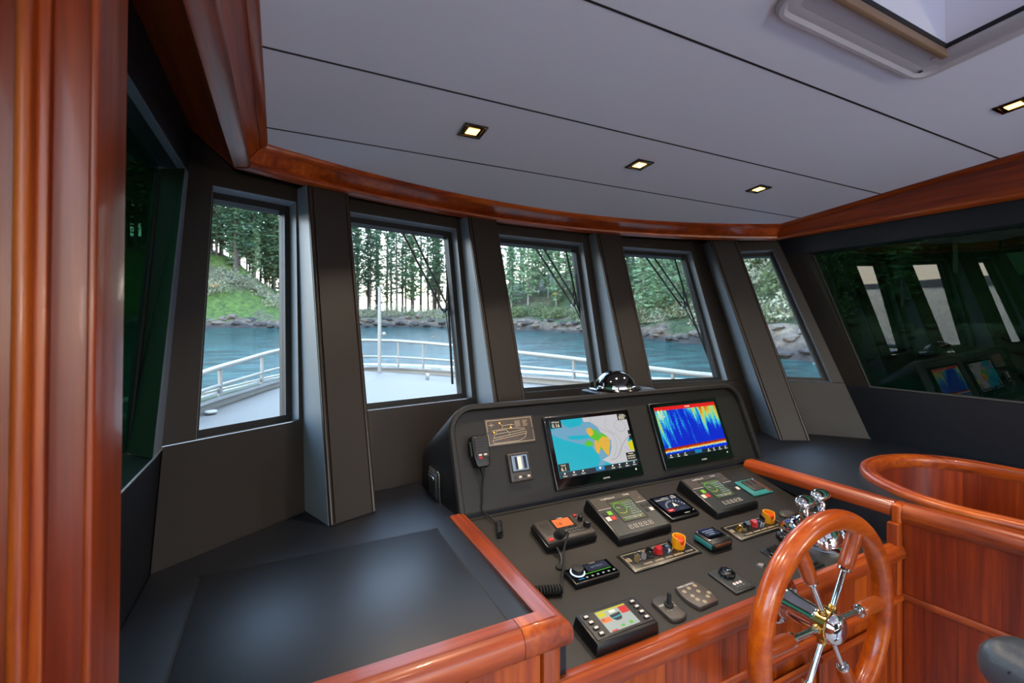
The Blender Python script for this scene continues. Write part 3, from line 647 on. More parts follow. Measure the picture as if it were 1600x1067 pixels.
cr2 = N.new('ShaderNodeValToRGB'); E2 = cr2.color_ramp.elements; E2[0].position = .0; E2[0].color = lin('#7a0c04'); E2[1].position = 1; E2[1].color = lin('#0a28d0')
for p, c in ((.3, '#b02006'), (.5, '#f0a020'), (.62, '#f0e8b0'), (.74, '#28b0e0'), (.84, '#0a28d0')): e = E2.new(p); e.color = lin(c)
L.new(mth('ADD', dv, mth('MULTIPLY_ADD', fine, .5, -.25)), cr2.inputs[0])
mx = N.new('ShaderNodeMix'); mx.data_type = 'RGBA'; L.new(mth('GREATER_THAN', dv, 0.0), mx.inputs[0]); L.new(cr.outputs[0], mx.inputs[6]); L.new(cr2.outputs[0], mx.inputs[7])
bs.inputs['Base Color'].default_value = (0, 0, 0, 1); bs.inputs['Roughness'].default_value = .2; L.new(mx.outputs[2], bs.inputs['Emission Color']); bs.inputs['Emission Strength'].default_value = .50

def flat(parent, name, M, poly, mat, z): return MB().prism(M, poly, z, z+.0003).build(name, mat, parent, smooth=False)
def rect(x0, x1, y0, y1): return [(x0, y0), (x1, y0), (x1, y1), (x0, y1)]
def blob(cx, cy, rx, ry, k=14, j=.15, seed=1):
    rnd = random.Random(seed); return [(cx+rx*math.cos(2*math.pi*i/k)*(1+rnd.uniform(-j, j)), cy+ry*math.sin(2*math.pi*i/k)*(1+rnd.uniform(-j, j))) for i in range(k)]

def display(x0, x1, v0, v1, label, h=.014):
    o = thing('marine_display', label, 'screen', loc(cP((x0+x1)/2, v0)))
    w, hh = x1-x0, v1-v0; Mx = cP((x0+x1)/2, (v0+v1)/2)
    MB().box(Mx, w, hh, h, .005, 3).build('bezel', 'bezel', o)
    g_ = MB().box(Mx @ T(0, 0, h), w-.008, hh-.010, .0012, .0005, 1).build('front_glass', 'screen_glass', o)
    return o, Mx @ T(0, 0, h+.0013), g_
# chart plotter
o, Mx, g_ = display(.936, 1.370, .027, .312, 'left big screen on the pod showing a cyan and grey sea chart')
aw, ah = .388, .222
sc_ = MB().box(Mx @ T(0, .012, 0), aw, ah, .0003).build('screen', 'e_cyan', o, smooth=False)
Q = Mx @ T(-aw/2, .012-ah/2, .0004)
def q(pts): return [(x*aw, (1-y)*ah) for x, y in pts]
def ch(name, pts, mat, lv): return flat(sc_, name, Q, q(pts), mat, lv*.0004)
ch('shallow_water', [(0, .17), (.13, .10), (.16, .02), (.30, .0), (.45, 0), (.62, .1), (.64, .3), (.76, .45), (.72, .75), (.62, .80), (.55, .90), (.47, .90), (.53, .80), (.51, .68), (.44, .52), (.30, .46), (.14, .36), (0, .24)], 'e_blue', 0)
ch('deep_pool', [(.15, .02), (.30, .0), (.40, .0), (.40, .10), (.36, .14), (.22, .16), (.16, .09)], 'e_cyan', 1)
ch('deep_channel', [(.17, .31), (.24, .30), (.38, .32), (.50, .31), (.46, .38), (.30, .39), (.20, .36)], 'e_cyan', 1)
ch('land_area', [(.41, 0), (1, 0), (1, .90), (.66, .90), (.55, .80), (.66, .74), (.70, .62), (.72, .48), (.62, .34), (.58, .2), (.50, .09), (.42, .08)], 'e_land', 1)
ch('drying_bank', blob(.52, .33, .06, .10, seed=3), 'e_green', 2); ch('drying_bank', blob(.42, .47, .05, .06, seed=5, j=.4), 'e_green', 2); ch('drying_bank', blob(.60, .48, .10, .15, seed=8), 'e_green', 2)
ch('island', blob(.47, .27, .040, .085, seed=11), 'e_gold', 3); ch('island', blob(.52, .55, .035, .125, seed=12), 'e_gold', 3)
ch('island', [(.56, .44), (.62, .38), (.69, .42), (.70, .52), (.67, .62), (.65, .74), (.62, .72), (.58, .60), (.55, .55)], 'e_gold', 3)
ch('island', [(.94, .55), (1, .52), (1, .72), (.95, .70), (.93, .60)], 'e_yellow', 3); ch('shallow_water', [(.95, .48), (1, .46), (1, .53), (.94, .55)], 'e_cyan', 3)
def contour(pts, w=.0012):
    P = smooth_pts([(x*aw, (1-y)*ah, 0) for x, y in pts], 5); b = MB(); 
    L_ = [(p.x, p.y) for p in P]; a = offs(L_, w/2); c = offs(L_, -w/2); b.loft([[Vector((p[0], p[1], .001)), Vector((r_[0], r_[1], .001))] for p, r_ in zip(a, c)], closed=False, cap=False, M=Q); b.build('contour_line', 'e_line', sc_, smooth=False)
contour([(.50, .02), (.54, .12), (.63, .25), (.74, .35), (.78, .5), (.76, .65), (.70, .78)], .0009); contour([(.72, .06), (.68, .2), (.74, .32), (.82, .42), (.84, .6), (.78, .8)], .0009)
contour([(.80, .2), (.86, .12), (.93, .16), (.96, .26), (.90, .34), (.84, .30), (.80, .2)], .0009); contour([(.66, .82), (.74, .80), (.82, .66), (.90, .52), (.98, .43)], .0016); contour([(.88, .62), (.92, .70), (.95, .84)], .0009)
for x, y, w_, h_ in ((0, 0, .135, .135), (.875, 0, .125, .12), (0, .76, .13, .14), (.87, .74, .13, .15), (.97, .33, .03, .08), (.97, .43, .03, .08)):
    ch('data_box', [(x, y), (x+w_, y), (x+w_, y+h_), (x, y+h_)], 'e_dark', 4)
ch('menu_bar', [(0, .905), (1, .905), (1, 1), (0, 1)], 'e_bar', 4); ch('home_button', [(.44, .895), (.55, .895), (.55, .975), (.44, .975)], 'e_icon', 5)
def tx(s, x, y, sz, mat='e_white', par=None): return text(s, sz, Q @ T(x*aw, (1-y)*ah, .0026), mat, par or sc_)
tx('0.16', .065, .095, .021); tx('GPS Speed', .065, .03, .008); tx('005°', .94, .08, .021); tx('Heading', .935, .025, .008); tx('6.1', .06, .855, .021); tx('Depth', .06, .79, .008); tx('Position', .935, .765, .008); tx('N 48°34.512', .935, .81, .008); tx('W 122°50.1', .935, .85, .008)
for x, s in ((.06, 'Menu'), (.17, 'Chart'), (.28, 'Sonar'), (.66, 'MOB'), (.75, 'Info'), (.85, 'Alarm'), (.95, 'More')): tx(s, x, .972, .008); ch('menu_icon', blob(x, .93, .010, .016, 6, 0), 'e_white', 5)
ch('menu_icon', blob(.495, .93, .014, .024, 5, 0), 'e_white', 6)
text('GARMIN', .009, Mx @ T(.02, -.1255, .0003), 'white_print', o)
flat(o, 'power_mark', Mx @ T(.178, -.112, 0), blob(0, 0, .004, .004, 10, 0), 'white_print', 0)
# sonar screen
o, Mx, g_ = display(1.492, 1.931, .029, .324, 'right big screen on the pod showing blue, yellow and red sonar echoes')
aw, ah = .392, .228
Q = Mx @ T(-aw/2, .012-ah/2, .0004)
so = uvquad('screen', Mx @ T(0, .012, .0003), aw, ah, 'sonar', o); sc_ = so
ch('alarm_strip', [(0, 0), (1, 0), (1, .075), (0, .075)], 'e_red', 1); tx('SONAR', .52, .04, .010); tx('6.1', .075, .10, .028); tx('Depth ft', .07, .16, .010); tx('50/200 kHz', .08, .20, .009); tx('53.4°F', .07, .24, .010)
ch('menu_bar', [(0, .925), (1, .925), (1, 1), (0, 1)], 'e_bar', 1); ch('home_button', [(.44, .915), (.55, .915), (.55, .98), (.44, .98)], 'e_icon', 2)
for x, s in ((.06, 'Menu'), (.17, 'Gain'), (.28, 'Range'), (.66, 'MOB'), (.75, 'Info'), (.85, 'Alarm'), (.95, 'More')): tx(s, x, .98, .008); ch('menu_icon', blob(x, .945, .009, .014, 6, 0), 'e_white', 3)
text('GARMIN', .009, Mx @ T(.02, -.1295, .0003), 'white_print', o)
flat(o, 'power_mark', Mx @ T(.180, -.116, 0), blob(0, 0, .004, .004, 10, 0), 'white_print', 0)

# navigation light plaque
o = thing('light_plaque', 'dark engraved plaque with a boat outline and lit amber dots', 'control panel', loc(cP(.789, .275))); Mx = cP(.789, .275)
MB().box(Mx, .204, .102, .004, .0012, 2).build('plate', 'plaque_grey', o)
P_ = Mx @ T(0, 0, .0042)
def stroke(pts, w, par, mat='gold_print', nm='engraved_line'):
    a = offs(pts, w/2); c = offs(pts, -w/2); MB().loft([[Vector((p[0], p[1], .0003)), Vector((r_[0], r_[1], .0003))] for p, r_ in zip(a, c)], closed=False, cap=False, M=P_).build(nm, mat, par, smooth=False)
for a in ([(-.096, -.045), (.096, -.045)], [(.096, -.045), (.096, .045)], [(.096, .045), (-.096, .045)], [(-.096, .045), (-.096, -.045)]): stroke(a, .0014, o)
for l in ([(-.080, -.030), (-.076, -.041), (.030, -.041), (.058, -.030), (.068, -.008)], [(-.080, -.030), (.066, -.016)], [(-.078, -.022), (.066, -.008)], [(-.072, -.020), (-.070, -.008), (-.010, -.004), (-.006, -.016)], [(-.062, -.006), (-.060, .004), (-.018, .006), (-.010, -.004)], [(-.008, -.006), (.064, .000)],
          [(-.078, .006), (-.05, .008), (-.02, .010), (.02, .008), (.062, .004)], [(-.035, .012), (-.030, .022), (-.040, .030)], [(-.002, .010), (.004, .022), (.018, .022)], [(-.03, .022), (.01, .024)], [(-.088, .028), (-.066, .028)], [(-.077, .036), (-.077, .020)]): stroke(l, .0013, o)
for i in range(5):
    stroke([(.022, .034-.005*i), (.046, .034-.005*i)], .0012, o); stroke([(.056, .034-.005*i), (.078-.003*(i % 3), .034-.005*i)], .0012, o)
for x, y in ((-.042, .033), (-.070, .000), (.004, .012)): MB().sph(P_ @ T(x, y, .0005) @ Matrix.Diagonal((1, 1, .5, 1)), .0032, 10, 6).build('lamp', 'e_amber', o)
for x, y in ((-.05, -.022), (-.04, -.022), (-.024, -.034), (-.012, -.034), (.022, -.028), (-.072, -.030)): MB().sph(P_ @ T(x, y, .0003) @ Matrix.Diagonal((1, 1, .4, 1)), .002, 8, 5).build('unlit_lamp', 'btn_red', o)
for x in (-.098, .098): MB().cyl(P_ @ T(x*.97, 0, 0), .0026, .001, 10).build('screw', 'black_matte', o)

# small autopilot gauge on the pod
o = thing('small_pod_gauge', 'small upright gauge with pale screen and four buttons on the pod', 'gauge', loc(cP(.80, .137))); Mx = cP(.80, .137)
MB().box(Mx, .094, .106, .016, .007, 3).build('case', 'taupe', o)
MB().box(Mx @ T(0, .014, .0155), .074, .064, .0016, .001, 1).build('screen_recess', 'black_plastic', o)
s_ = MB().box(Mx @ T(0, .015, .0172), .066, .055, .0003).build('screen', 'e_lcd', o, smooth=False)
for x, w_, c in ((-.016, .010, 'e_navy'), (.020, .012, 'e_navy'), (-.002, .016, 'e_white')): MB().box(Mx @ T(x, .015, .0176), w_, .046, .0002).build('trace', c, s_, smooth=False)
for i in range(4): MB().box(Mx @ T(-.027+.018*i, -.036, .0155), .012, .008, .003, .0015, 2).build('button', 'btn_pale' if i % 2 else 'grey_plastic', o)

# hand microphone hung on the pod, with its cord
o = thing('hand_microphone', 'black fist microphone hanging on the left of the pod', 'microphone', loc(cP(.645, .15))); Mx = cP(.642, .208)
MB().prism(Mx @ T(0, 0, .01), [(-.034, .046), (-.028, .056), (.028, .056), (.034, .046), (.031, -.02), (.026, -.048), (.018, -.055), (-.018, -.055), (-.026, -.048), (-.031, -.02)], 0, .036, .006, 3).build('body', 'black_plastic', o)
MB().box(Mx @ T(.003, .014, .0455), .050, .070, .002, .0008, 1).build('face_plate', 'grey_plastic', o)
for i in range(6): MB().box(Mx @ T(.003, .044-.0095*i, .0470), .042, .003, .0012).build('speaker_slot', 'black_matte', o)
MB().box(Mx @ T(-.008, -.012, .0470), .012, .006, .0015, .0006, 1).build('button', 'btn_pale', o); MB().box(Mx @ T(.012, -.012, .0470), .012, .006, .0015, .0006, 1).build('button', 'btn_pale', o); MB().box(Mx @ T(-.008, -.022, .0470), .014, .007, .0015, .0006, 1).build('button', 'btn_red', o)
MB().box(Mx @ T(-.034, .012, .014), .010, .052, .022, .004, 2).build('talk_key', 'black_matte', o)
MB().cyl(Mx @ T(0, .03, 0), .012, .012, 14).build('hang_up_clip', 'steel', o)
MB().lathe(Mx @ T(0, -.052, .028) @ RX(90), [(.009, 0), (.0095, .006), (.0075, .010), (.0085, .014), (.0065, .018), (.0072, .022), (.005, .030), (0, .031)], 12).build('strain_relief', 'rubber', o)
def wp(M, p): return M @ Vector(p)
pts = smooth_pts([wp(Mx, (0, -.08, .028)), cP(.640, .09) @ Vector((0, 0, .012)), cP(.634, .045) @ Vector((0, 0, .008)), cP(.628, .012) @ Vector((0, 0, .010)), cA(.640, .03) @ Vector((0, 0, .012)), cA(.655, .062) @ Vector((0, 0, .007))], 8)
MB().tube(pts, .0032, 8).build('cord', 'rubber', o)
a, b_ = cA(.655, .062) @ Vector((0, 0, .012)), cA(.635, .12) @ Vector((0, 0, .012)); dd = (b_-a); ux = Vector((1, 0, 0)); uz = NA
MB().tube([a+dd*(i/72)+ux*math.cos(i*.7)*.009+uz*math.sin(i*.7)*.009 for i in range(73)], .003, 6).build('coiled_cord', 'rubber', o)

# chrome socket on the pod's left flank
o = thing('power_socket', 'chrome framed power socket on the left flank of the pod', 'socket', (.515, 1.70, -.66))
Mx = frame(Vector((.524, 1.685, -.598)), (0, -1, 0.03), (-.04, .03, 1), (-1, 0, 0))
MB().box(Mx, .115, .118, .012, .008, 3).build('surround', 'chrome', o); MB().box(Mx @ T(0, 0, .011), .088, .088, .008, .005, 3).build('flap', 'grey_plastic', o); MB().box(Mx @ T(0, .03, .018), .07, .012, .005, .002, 2).build('lip', 'steel', o)

# compass dome on its box
o = thing('compass_box', 'small grey vinyl covered box on top of the pod under the dome', 'box', (1.42, 1.73, -.40))
MB().prism(T(0, 0, 0), rrect(1.262, 1.60, 1.655, 1.80, .012, 3), -.50, -.300, .006, 3).build('body', 'vinyl', o); MB().prism(T(), rrect(1.268, 1.594, 1.661, 1.794, .012, 3), -.3002, -.2985, .001, 1).build('top_pad', 'vinyl', o)
o = thing('compass_dome', 'glossy black compass dome standing on the pod', 'compass', (1.41, 1.73, -.2985))
pbr('gloss_black', '#050505', .03, coat=1.0)
MB().lathe(T(1.41, 1.73, -.2985), [(0, 0), (.118, 0), (.122, .004), (.116, .010), (.098, .012), (0, .012)], 40).build('flange', 'gloss_black', o)
MB().lathe(T(1.41, 1.73, -.2865), [(.092, 0)]+[(.092*math.cos(R(a)), .076*math.sin(R(a))) for a in range(6, 90, 6)]+[(0, .076)], 40).build('dome', 'gloss_black', o, ang=80)
MB().lathe(T(1.41, 1.73, -.2865), [(.092, 0), (.0985, 0), (.0975, .006), (.092, .008)], 40).build('chrome_ring', 'chrome', o)
MB().box(T(1.325, 1.775, -.2985) @ RZ(30), .05, .03, .04, .008, 3).build('light_cap', 'black_plastic', o)

# radio with orange screen
o = thing('vhf_radio', 'marine radio with glowing orange screen and black knobs', 'radio', loc(cA(.845, .175))); Mx = cA(.845, .175)
MB().box(Mx, .196, .114, .022, .006, 2).build('chassis', 'black_plastic', o); MB().box(Mx @ T(0, 0, .018), .188, .106, .016, .006, 3).build('face', 'taupe', o)
for i in range(6): MB().box(Mx @ T(-.065, .030-.010*i, .0336), .034, .0028, .0010).build('speaker_slot', 'black_matte', o)
s_ = MB().box(Mx @ T(.004, .018, .0335), .082, .056, .0016, .0006, 1).build('screen_panel', 'bezel', o)
MB().box(Mx @ T(.004, .020, .0352), .066, .040, .0003).build('lit_screen', 'e_orange', s_, smooth=False)
text('16', .022, Mx @ T(-.012, .016, .0357), 'e_digit', s_); text('GARMIN', .006, Mx @ T(.004, .0435, .0353), 'white_print', s_)
for i in range(3): text('ı', .008, Mx @ T(-.018+.022*i, -.005, .0353), 'white_print', s_)
for i in range(4):
    for j in range(2): MB().box(Mx @ T(-.008+.019*i+.004*j, -.020-.013*j, .0335), .014, .007, .0025, .001, 1).build('button', 'grey_plastic', o); text('•', .006, Mx @ T(-.008+.019*i+.004*j, -.020-.013*j, .0362), 'white_print', o)
MB().cyl(Mx @ T(.066, .040, .0335), .006, .005, 14, bev=.001).build('button', 'btn_red', o); MB().cyl(Mx @ T(.072, .016, .0335), .009, .018, 18, bev=.002).build('knob', 'black_plastic', o); MB().cyl(Mx @ T(.076, -.018, .0335), .0125, .020, 20, bev=.002).build('knob', 'black_plastic', o)
MB().box(Mx @ T(-.078, -.042, .0335), .018, .014, .0022, .001, 1).build('distress_key', 'btn_red', o)
# microphone plug and coiled lead
o = thing('radio_lead', 'black plug with coiled lead running from the orange radio', 'cable', loc(cA(.80, .24)))
pl = Mx @ T(-.048, -.030, .034)
MB().lathe(pl @ RY(10) @ RX(42), [(0, 0), (.014, 0), (.015, .014), (.013, .018), (.015, .022), (.013, .034), (.009, .040), (0, .041)], 16).build('plug', 'rubber', o)
e0 = pl @ RY(10) @ RX(42) @ Vector((0, 0, .04))
pts = smooth_pts([e0, e0+Vector((.010, -.008, -.002)), cA(.787, .265) @ Vector((0, 0, .034)), cA(.768, .295) @ Vector((0, 0, .024)), cB(.742, .02) @ Vector((0, 0, .018)), cB(.718, .05) @ Vector((0, 0, .014)), cB(.700, .078) @ Vector((0, 0, .010))], 8)
MB().tube(pts, .0036, 8).build('lead', 'rubber', o)
a, b_ = cB(.700, .080) @ Vector((0, 0, .013)), cB(.615, .055) @ Vector((0, 0, .013)); dd = b_-a
MB().tube([a+dd*(i/100)+UB*math.cos(i*.65)*.011+NB*math.sin(i*.65)*.011 for i in range(101)], .0034, 6).build('coiled_lead', 'rubber', o)
MB().tube(smooth_pts([loc(cA(.783, .232, .012)), loc(cA(.778, .26, .014)), loc(cA(.770, .285, .008)), loc(cA(.754, .299, .002))], 5), .004, 8).build('bracket_strap', 'grey_plastic', o)
MB().cyl(cA(.752, .300, 0), .011, .008, 16, bev=.002).build('cable_gland', 'rubber', o)

# engine displays
def engine_display(x, s, label):
    o = thing('engine_display', label, 'engine display', loc(cA(x, s)), 'pair of engine displays on the console')
    Mb = cA(x, s); w, d_ = .236, .196
    b = MB(); b.hexa([Mb @ Vector(p) for p in ((-w/2-.004, -d_/2-.004, 0), (w/2+.004, -d_/2-.004, 0), (w/2+.004, d_/2+.004, 0), (-w/2-.004, d_/2+.004, 0))], [Mb @ Vector(p) for p in ((-w/2, -d_/2, .026), (w/2, -d_/2, .026), (w/2, d_/2, .046), (-w/2, d_/2, .046))])
    bmesh.ops.bevel(b.bm, geom=b.bm.edges[:], offset=.005, segments=2, profile=.5, affect='EDGES'); b.build('housing', 'black_plastic', o)
    tilt = math.degrees(math.atan2(.02, d_)); Mf = Mb @ T(0, 0, .0362) @ RX(tilt)
    MB().box(Mf @ T(0, -.0, 0), w-.012, d_-.012, .0012, .0006, 1).build('face_plate', 'slate', o)
    MB().box(Mf @ T(0, .062, .0012), w-.014, .058, .0006).build('name_band', 'taupe', o)
    MB().box(Mf @ T(0, .0325, .0012), w-.014, .0016, .0008).build('band_edge', 'btn_pale', o)
    MB().box(Mf @ T(.004, .012, .0010), .112, .112, .0012).build('screen_recess', 'black_matte', o)
    s_ = MB().box(Mf @ T(.002, .010, .0023), .100, .098, .0003).build('screen', 'e_olive', o, smooth=False)
    Qf = Mf @ T(.002, .010, .0028)
    def l2(pts, w_, m_, nm):
        a = offs(pts, w_/2); c = offs(pts, -w_/2); MB().loft([[Vector((p[0], p[1], 0)), Vector((r_[0], r_[1], 0))] for p, r_ in zip(a, c)], closed=False, cap=False, M=Qf).build(nm, m_, s_, smooth=False)
    l2([(-.022+.024*math.cos(R(a)), .012+.026*math.sin(R(a))) for a in range(-40, 225, 15)], .0030, 'e_green', 'dial_arc'); l2([(-.022+.024*math.cos(R(a)), .012+.026*math.sin(R(a))) for a in range(225, 325, 15)], .0024, 'e_yellow', 'dial_arc')
    l2([(-.022, .012), (-.036, .018)], .002, 'e_white', 'needle'); l2([(-.046, -.034), (.046, -.034)], .001, 'e_white', 'rule'); l2([(-.046, .040), (.046, .040)], .001, 'e_yellow', 'rule')
    for i, t_ in enumerate(('Eng Temp 177', 'Oil Pres  58', 'Battery 27.4', 'Fuel  6.2', 'Boost  12', 'Gear Oil 240')): text(t_, .0085, Qf @ T(.026, .032-.011*i, .0002), 'e_pale', s_)
    text('ENG HOURS 412.6', .0075, Qf @ T(.004, -.041, .0002), 'e_pale', s_)
    for x_, c in ((.006, 'e_orange'), (.030, 'e_yellow'), (-.034, 'e_green')): MB().box(Qf @ T(x_, -.040, .0001), .006, .006, .0002).build('status_mark', c, s_, smooth=False)
    text('IntelliVision 5', .0115, Mf @ T(-.036, .078, .0021), 'white_print', o); text('Comp', .0115, Mf @ T(.052, .081, .0021), 'white_print', o); text('• •', .009, Mf @ T(.094, .052, .0021), 'gold_print', o)
    for i, (a, c, m_) in enumerate(((-.098, .010, 'black_matte'), (-.076, .010, 'btn_green'), (-.098, -.014, 'btn_pale'), (-.076, -.014, 'btn_red'))): MB().box(Mf @ T(a, c, .0012), .019, .019, .0018, .0008, 1).build('button', m_, o)
    for a, c, m_ in ((.078, .012, 'black_matte'), (.1, .012, 'black_matte'), (.078, -.012, 'black_matte'), (.1, -.012, 'btn_pale')): MB().box(Mf @ T(a, c, .0012), .016, .016, .0018, .0008, 1).build('button', m_, o)
    for i in range(5):
        MB().box(Mf @ T(-.040+.022*i, -.066, .0012), .015, .017, .0012, .0006, 1).build('soft_key', 'btn_pale', o); MB().box(Mf @ T(-.040+.022*i, -.066, .0020), .0125, .0145, .0008, .0003, 1).build('soft_key_face', 'slate', o); text('%d' % (i+1), .009, Mf @ T(-.040+.022*i, -.066, .003), 'white_print', o)
    MB().box(Mb @ T(0, 0, 0), w-.02, d_-.02, .01).build('foot', 'black_matte', o)
engine_display(1.115, .176, 'left engine display between the orange radio and the square pilot screen'); engine_display(1.585, .174, 'right engine display beside the teal card reader')

# square pilot display
o = thing('pilot_display', 'thin square black pilot screen between the two engine displays', 'screen', loc(cA(1.348, .170))); Mx = cA(1.348, .170)
MB().box(Mx, .146, .132, .013, .006, 3).build('case', 'bezel', o); g_ = MB().box(Mx @ T(0, 0, .0126), .136, .122, .001, .0004, 1).build('front_glass', 'screen_glass', o)
s_ = MB().box(Mx @ T(0, .010, .0137), .112, .088, .0003).build('screen', 'e_navy', o, smooth=False); Qf = Mx @ T(0, .010, .0142)
text('1711', .019, Qf @ T(-.006, .031, 0), 'e_white', s_); text('0.70', .014, Qf @ T(.038, .030, 0), 'e_white', s_); text('Standby', .009, Qf @ T(-.040, .030, 0), 'e_white', s_); text('HDG', .007, Qf @ T(.04, .041, 0), 'e_white', s_)
for a in range(10, 171, 16): MB().box(Qf @ T(.006+.044*math.cos(R(a)), -.022+.036*math.sin(R(a)), 0) @ RZ(a), .008, .0045, .0003).build('compass_tick', 'e_pale', s_, smooth=False)
flat(s_, 'boat_arrow', Qf, [(-.006, -.020), (.006, -.016), (.018, -.020), (.006, .004)], 'e_white', .0001); MB().box(Qf @ T(-.036, -.034, 0), .030, .014, .0003).build('red_key', 'e_red', s_, smooth=False); text('Auto', .008, Qf @ T(-.036, -.034, .0005), 'e_white', s_); text('>  o  >', .008, Qf @ T(.02, -.036, 0), 'e_blue', s_)
text('GARMIN', .007, Mx @ T(.018, -.052, .0140), 'white_print', o); flat(o, 'power_mark', Mx @ T(.058, -.045, .0136), blob(0, 0, .0025, .0025, 8, 0), 'white_print', 0)

# chart card reader
o = thing('card_reader', 'small teal edged card reader in the console corner by the rail', 'card reader', loc(cA(1.822, .165))); Mx = cA(1.822, .165)
MB().box(Mx, .122, .104, .008, .003, 2).build('plate', 'teal_card', o); MB().box(Mx @ T(.006, .006, .007), .072, .070, .006, .003, 2).build('door', 'taupe', o)
for x_ in (-.010, .020): MB().box(Mx @ T(x_+.004, .018, .0128), .004, .030, .002).build('latch', 'black_matte', o)
for x_, y_ in ((-.054, .045), (.054, .045), (-.054, -.045), (.054, -.045)): MB().cyl(Mx @ T(x_, y_, .0075), .0035, .0015, 10).build('screw', 'steel', o)
MB().box(Mx @ T(.05, 0, .0065), .018, .098, .0022, .0008, 1).build('copper_edge', 'leather_wrap', o)

# stereo
o = thing('stereo', 'low black stereo with a lit ring round its volume knob', 'stereo', loc(cB(.826, .05))); Mx = cB(.826, .048)
MB().box(Mx, .160, .070, .016, .005, 2).build('body', 'black_plastic', o); MB().box(Mx @ T(0, 0, .0152), .152, .062, .0016, .0008, 1).build('front_glass', 'screen_glass', o)
MB().lathe(Mx @ T(-.046, .008, .0162), [(.018, 0), (.0225, 0), (.0225, .002), (.018, .002)], 28).build('light_ring', 'e_ring', o); MB().cyl(Mx @ T(-.046, .008, .0165), .0185, .016, 28, bev=.003).build('volume_knob', 'black_matte', o)
s_ = MB().box(Mx @ T(.026, .012, .0169), .078, .030, .0003).build('screen', 'e_navy', o, smooth=False); text('Aux / Track 01', .007, Mx @ T(.026, .012, .0174), 'e_lcd', s_)
MB().box(Mx @ T(.012, -.008, .0169), .104, .002, .0003).build('progress_line', 'e_green', s_, smooth=False); MB().box(Mx @ T(-.052, -.022, .0169), .020, .003, .0003).build('blue_glow', 'e_icon', s_, smooth=False)
for i, c in enumerate('○■▲◄►►'): MB().box(Mx @ T(-.032+.0195*i, -.021, .0169), .007, .005, .0003, .0001, 1).build('key_mark', 'e_pale', s_, smooth=False)
text('FUSION', .006, Mx @ T(.02, .0295, .0171), 'gold_print', o)

# light and stop switch panels
def switch_panel(x0, x1, s0, s1, label, keys):
    Mx = cB((x0+x1)/2, (s0+s1)/2); w, d_ = x1-x0, s1-s0
    o = thing('switch_panel', label, 'switch panel', loc(Mx), 'pair of engraved stop switch panels')
    MB().box(Mx, w, d_, .005, .0015, 2).build('plate', 'bezel', o); P2 = Mx @ T(0, 0, .0053); k = w/.285
    bw, bd = w/2-.010, d_/2-.008
    for a in ((0, bd, 2*bw, .0014), (0, -bd, 2*bw, .0014), (bw, 0, .0014, 2*bd), (-bw, 0, .0014, 2*bd)): MB().box(P2 @ T(a[0], a[1], -.0002), a[2], a[3], .0004).build('engraved_border', 'gold_print', o, smooth=False)
    for x_, t_ in ((-.072, 'POWER'), (-.026, 'DIMMER'), (.016, 'HORN'), (.058, 'GENERAL'), (.106, 'E-STOP')): text(t_, .0098, P2 @ T(x_*k, -.024, 0), 'gold_print', o)
    for x_, t_ in ((-.022, 'BRT'), (.012, 'RUN')): text(t_, .008, P2 @ T(x_*k-.02, .030, 0), 'gold_print', o)
    text('@', .02, P2 @ T(-.122*k, .012, 0), 'gold_print', o)
    kx = -.090*k
    MB().cyl(P2 @ T(kx, .006, 0), .012, .004, 18, bev=.001).build('key_lock', 'steel' if keys else 'brass', o)
    if keys:
        kk = MB(); kk.cyl(P2 @ T(kx-.014, -.004, .010) @ RX(75), .011, .0025, 16); kk.box(P2 @ T(kx, .004, .003), .004, .014, .012); kk.build('key', 'key_brass', o); k2 = MB(); k2.cyl(P2 @ T(kx+.018, .0, .009) @ RX(68) @ RZ(15), .011, .0022, 16); k2.build('spare_key', 'steel', o)
        MB().tube([P2 @ Vector((kx+.004+.016*math.cos(a*.4), .012+.010*math.sin(a*.4), .012+.003*math.sin(a))) for a in range(16)], .0009, 6, True).build('key_ring', 'steel', o)
    else: MB().box(P2 @ T(kx, .004, .003) @ RZ(20), .006, .022, .016, .002, 2).build('key', 'brass', o); MB().box(P2 @ T(kx+.006, -.008, .003) @ RZ(50), .004, .018, .010, .001, 1).build('spare_key', 'key_brass', o)
    def knob(x_, m_, r=.0135, h=.016):
        b = MB(); b.cyl(P2 @ T(x_*k, .006, 0), r+.001, .005, 20, bev=.001); b.lathe(P2 @ T(x_*k, .006, .004), [(r, 0), (r*.96, h*.7), (r*.8, h), (0, h)], 20); b.build('push_button', m_, o)
    knob(-.042, 'gloss_black'); knob(-.002, 'knob_red')
    MB().cyl(P2 @ T(.046*k, .006, 0), .0135, .010, 20, bev=.001).build('selector_base', 'chrome', o); MB().box(P2 @ T(.046*k, .006, .009) @ RZ(-25), .007, .028, .020, .002, 2).build('selector_paddle', 'gloss_black', o)
    # yellow guard: a cup open at the front, red button within
    ring_o, ring_i = [], []
    prof_ = []
    for i in range(25):
        a = R(-90+15*i); hgt = .036 if abs((i-12)) < 9 else (.036-.022*min(1, (abs(i-12)-8)/3.0)); prof_.append((a, hgt))
    ro_, ri_ = .022, .0185
    rg = []
    for a, hg in prof_:
        a2 = a
        rg.append([Vector((ro_*math.cos(a2), ro_*math.sin(a2), 0)), Vector((ro_*math.cos(a2), ro_*math.sin(a2), hg)), Vector((ri_*math.cos(a2), ri_*math.sin(a2), hg)), Vector((ri_*math.cos(a2), ri_*math.sin(a2), 0))])
    MB().loft(rg, closed=True, cap=False, M=P2 @ T(.088*k, .008, 0)).build('yellow_guard', 'guard_yellow', o, ang=50)
    MB().cyl(P2 @ T(.088*k, .008, 0), .0165, .027, 24, bev=.003).build('stop_button', 'stop_red', o)
gl = pbr('gloss_black2', '#060606', .08)
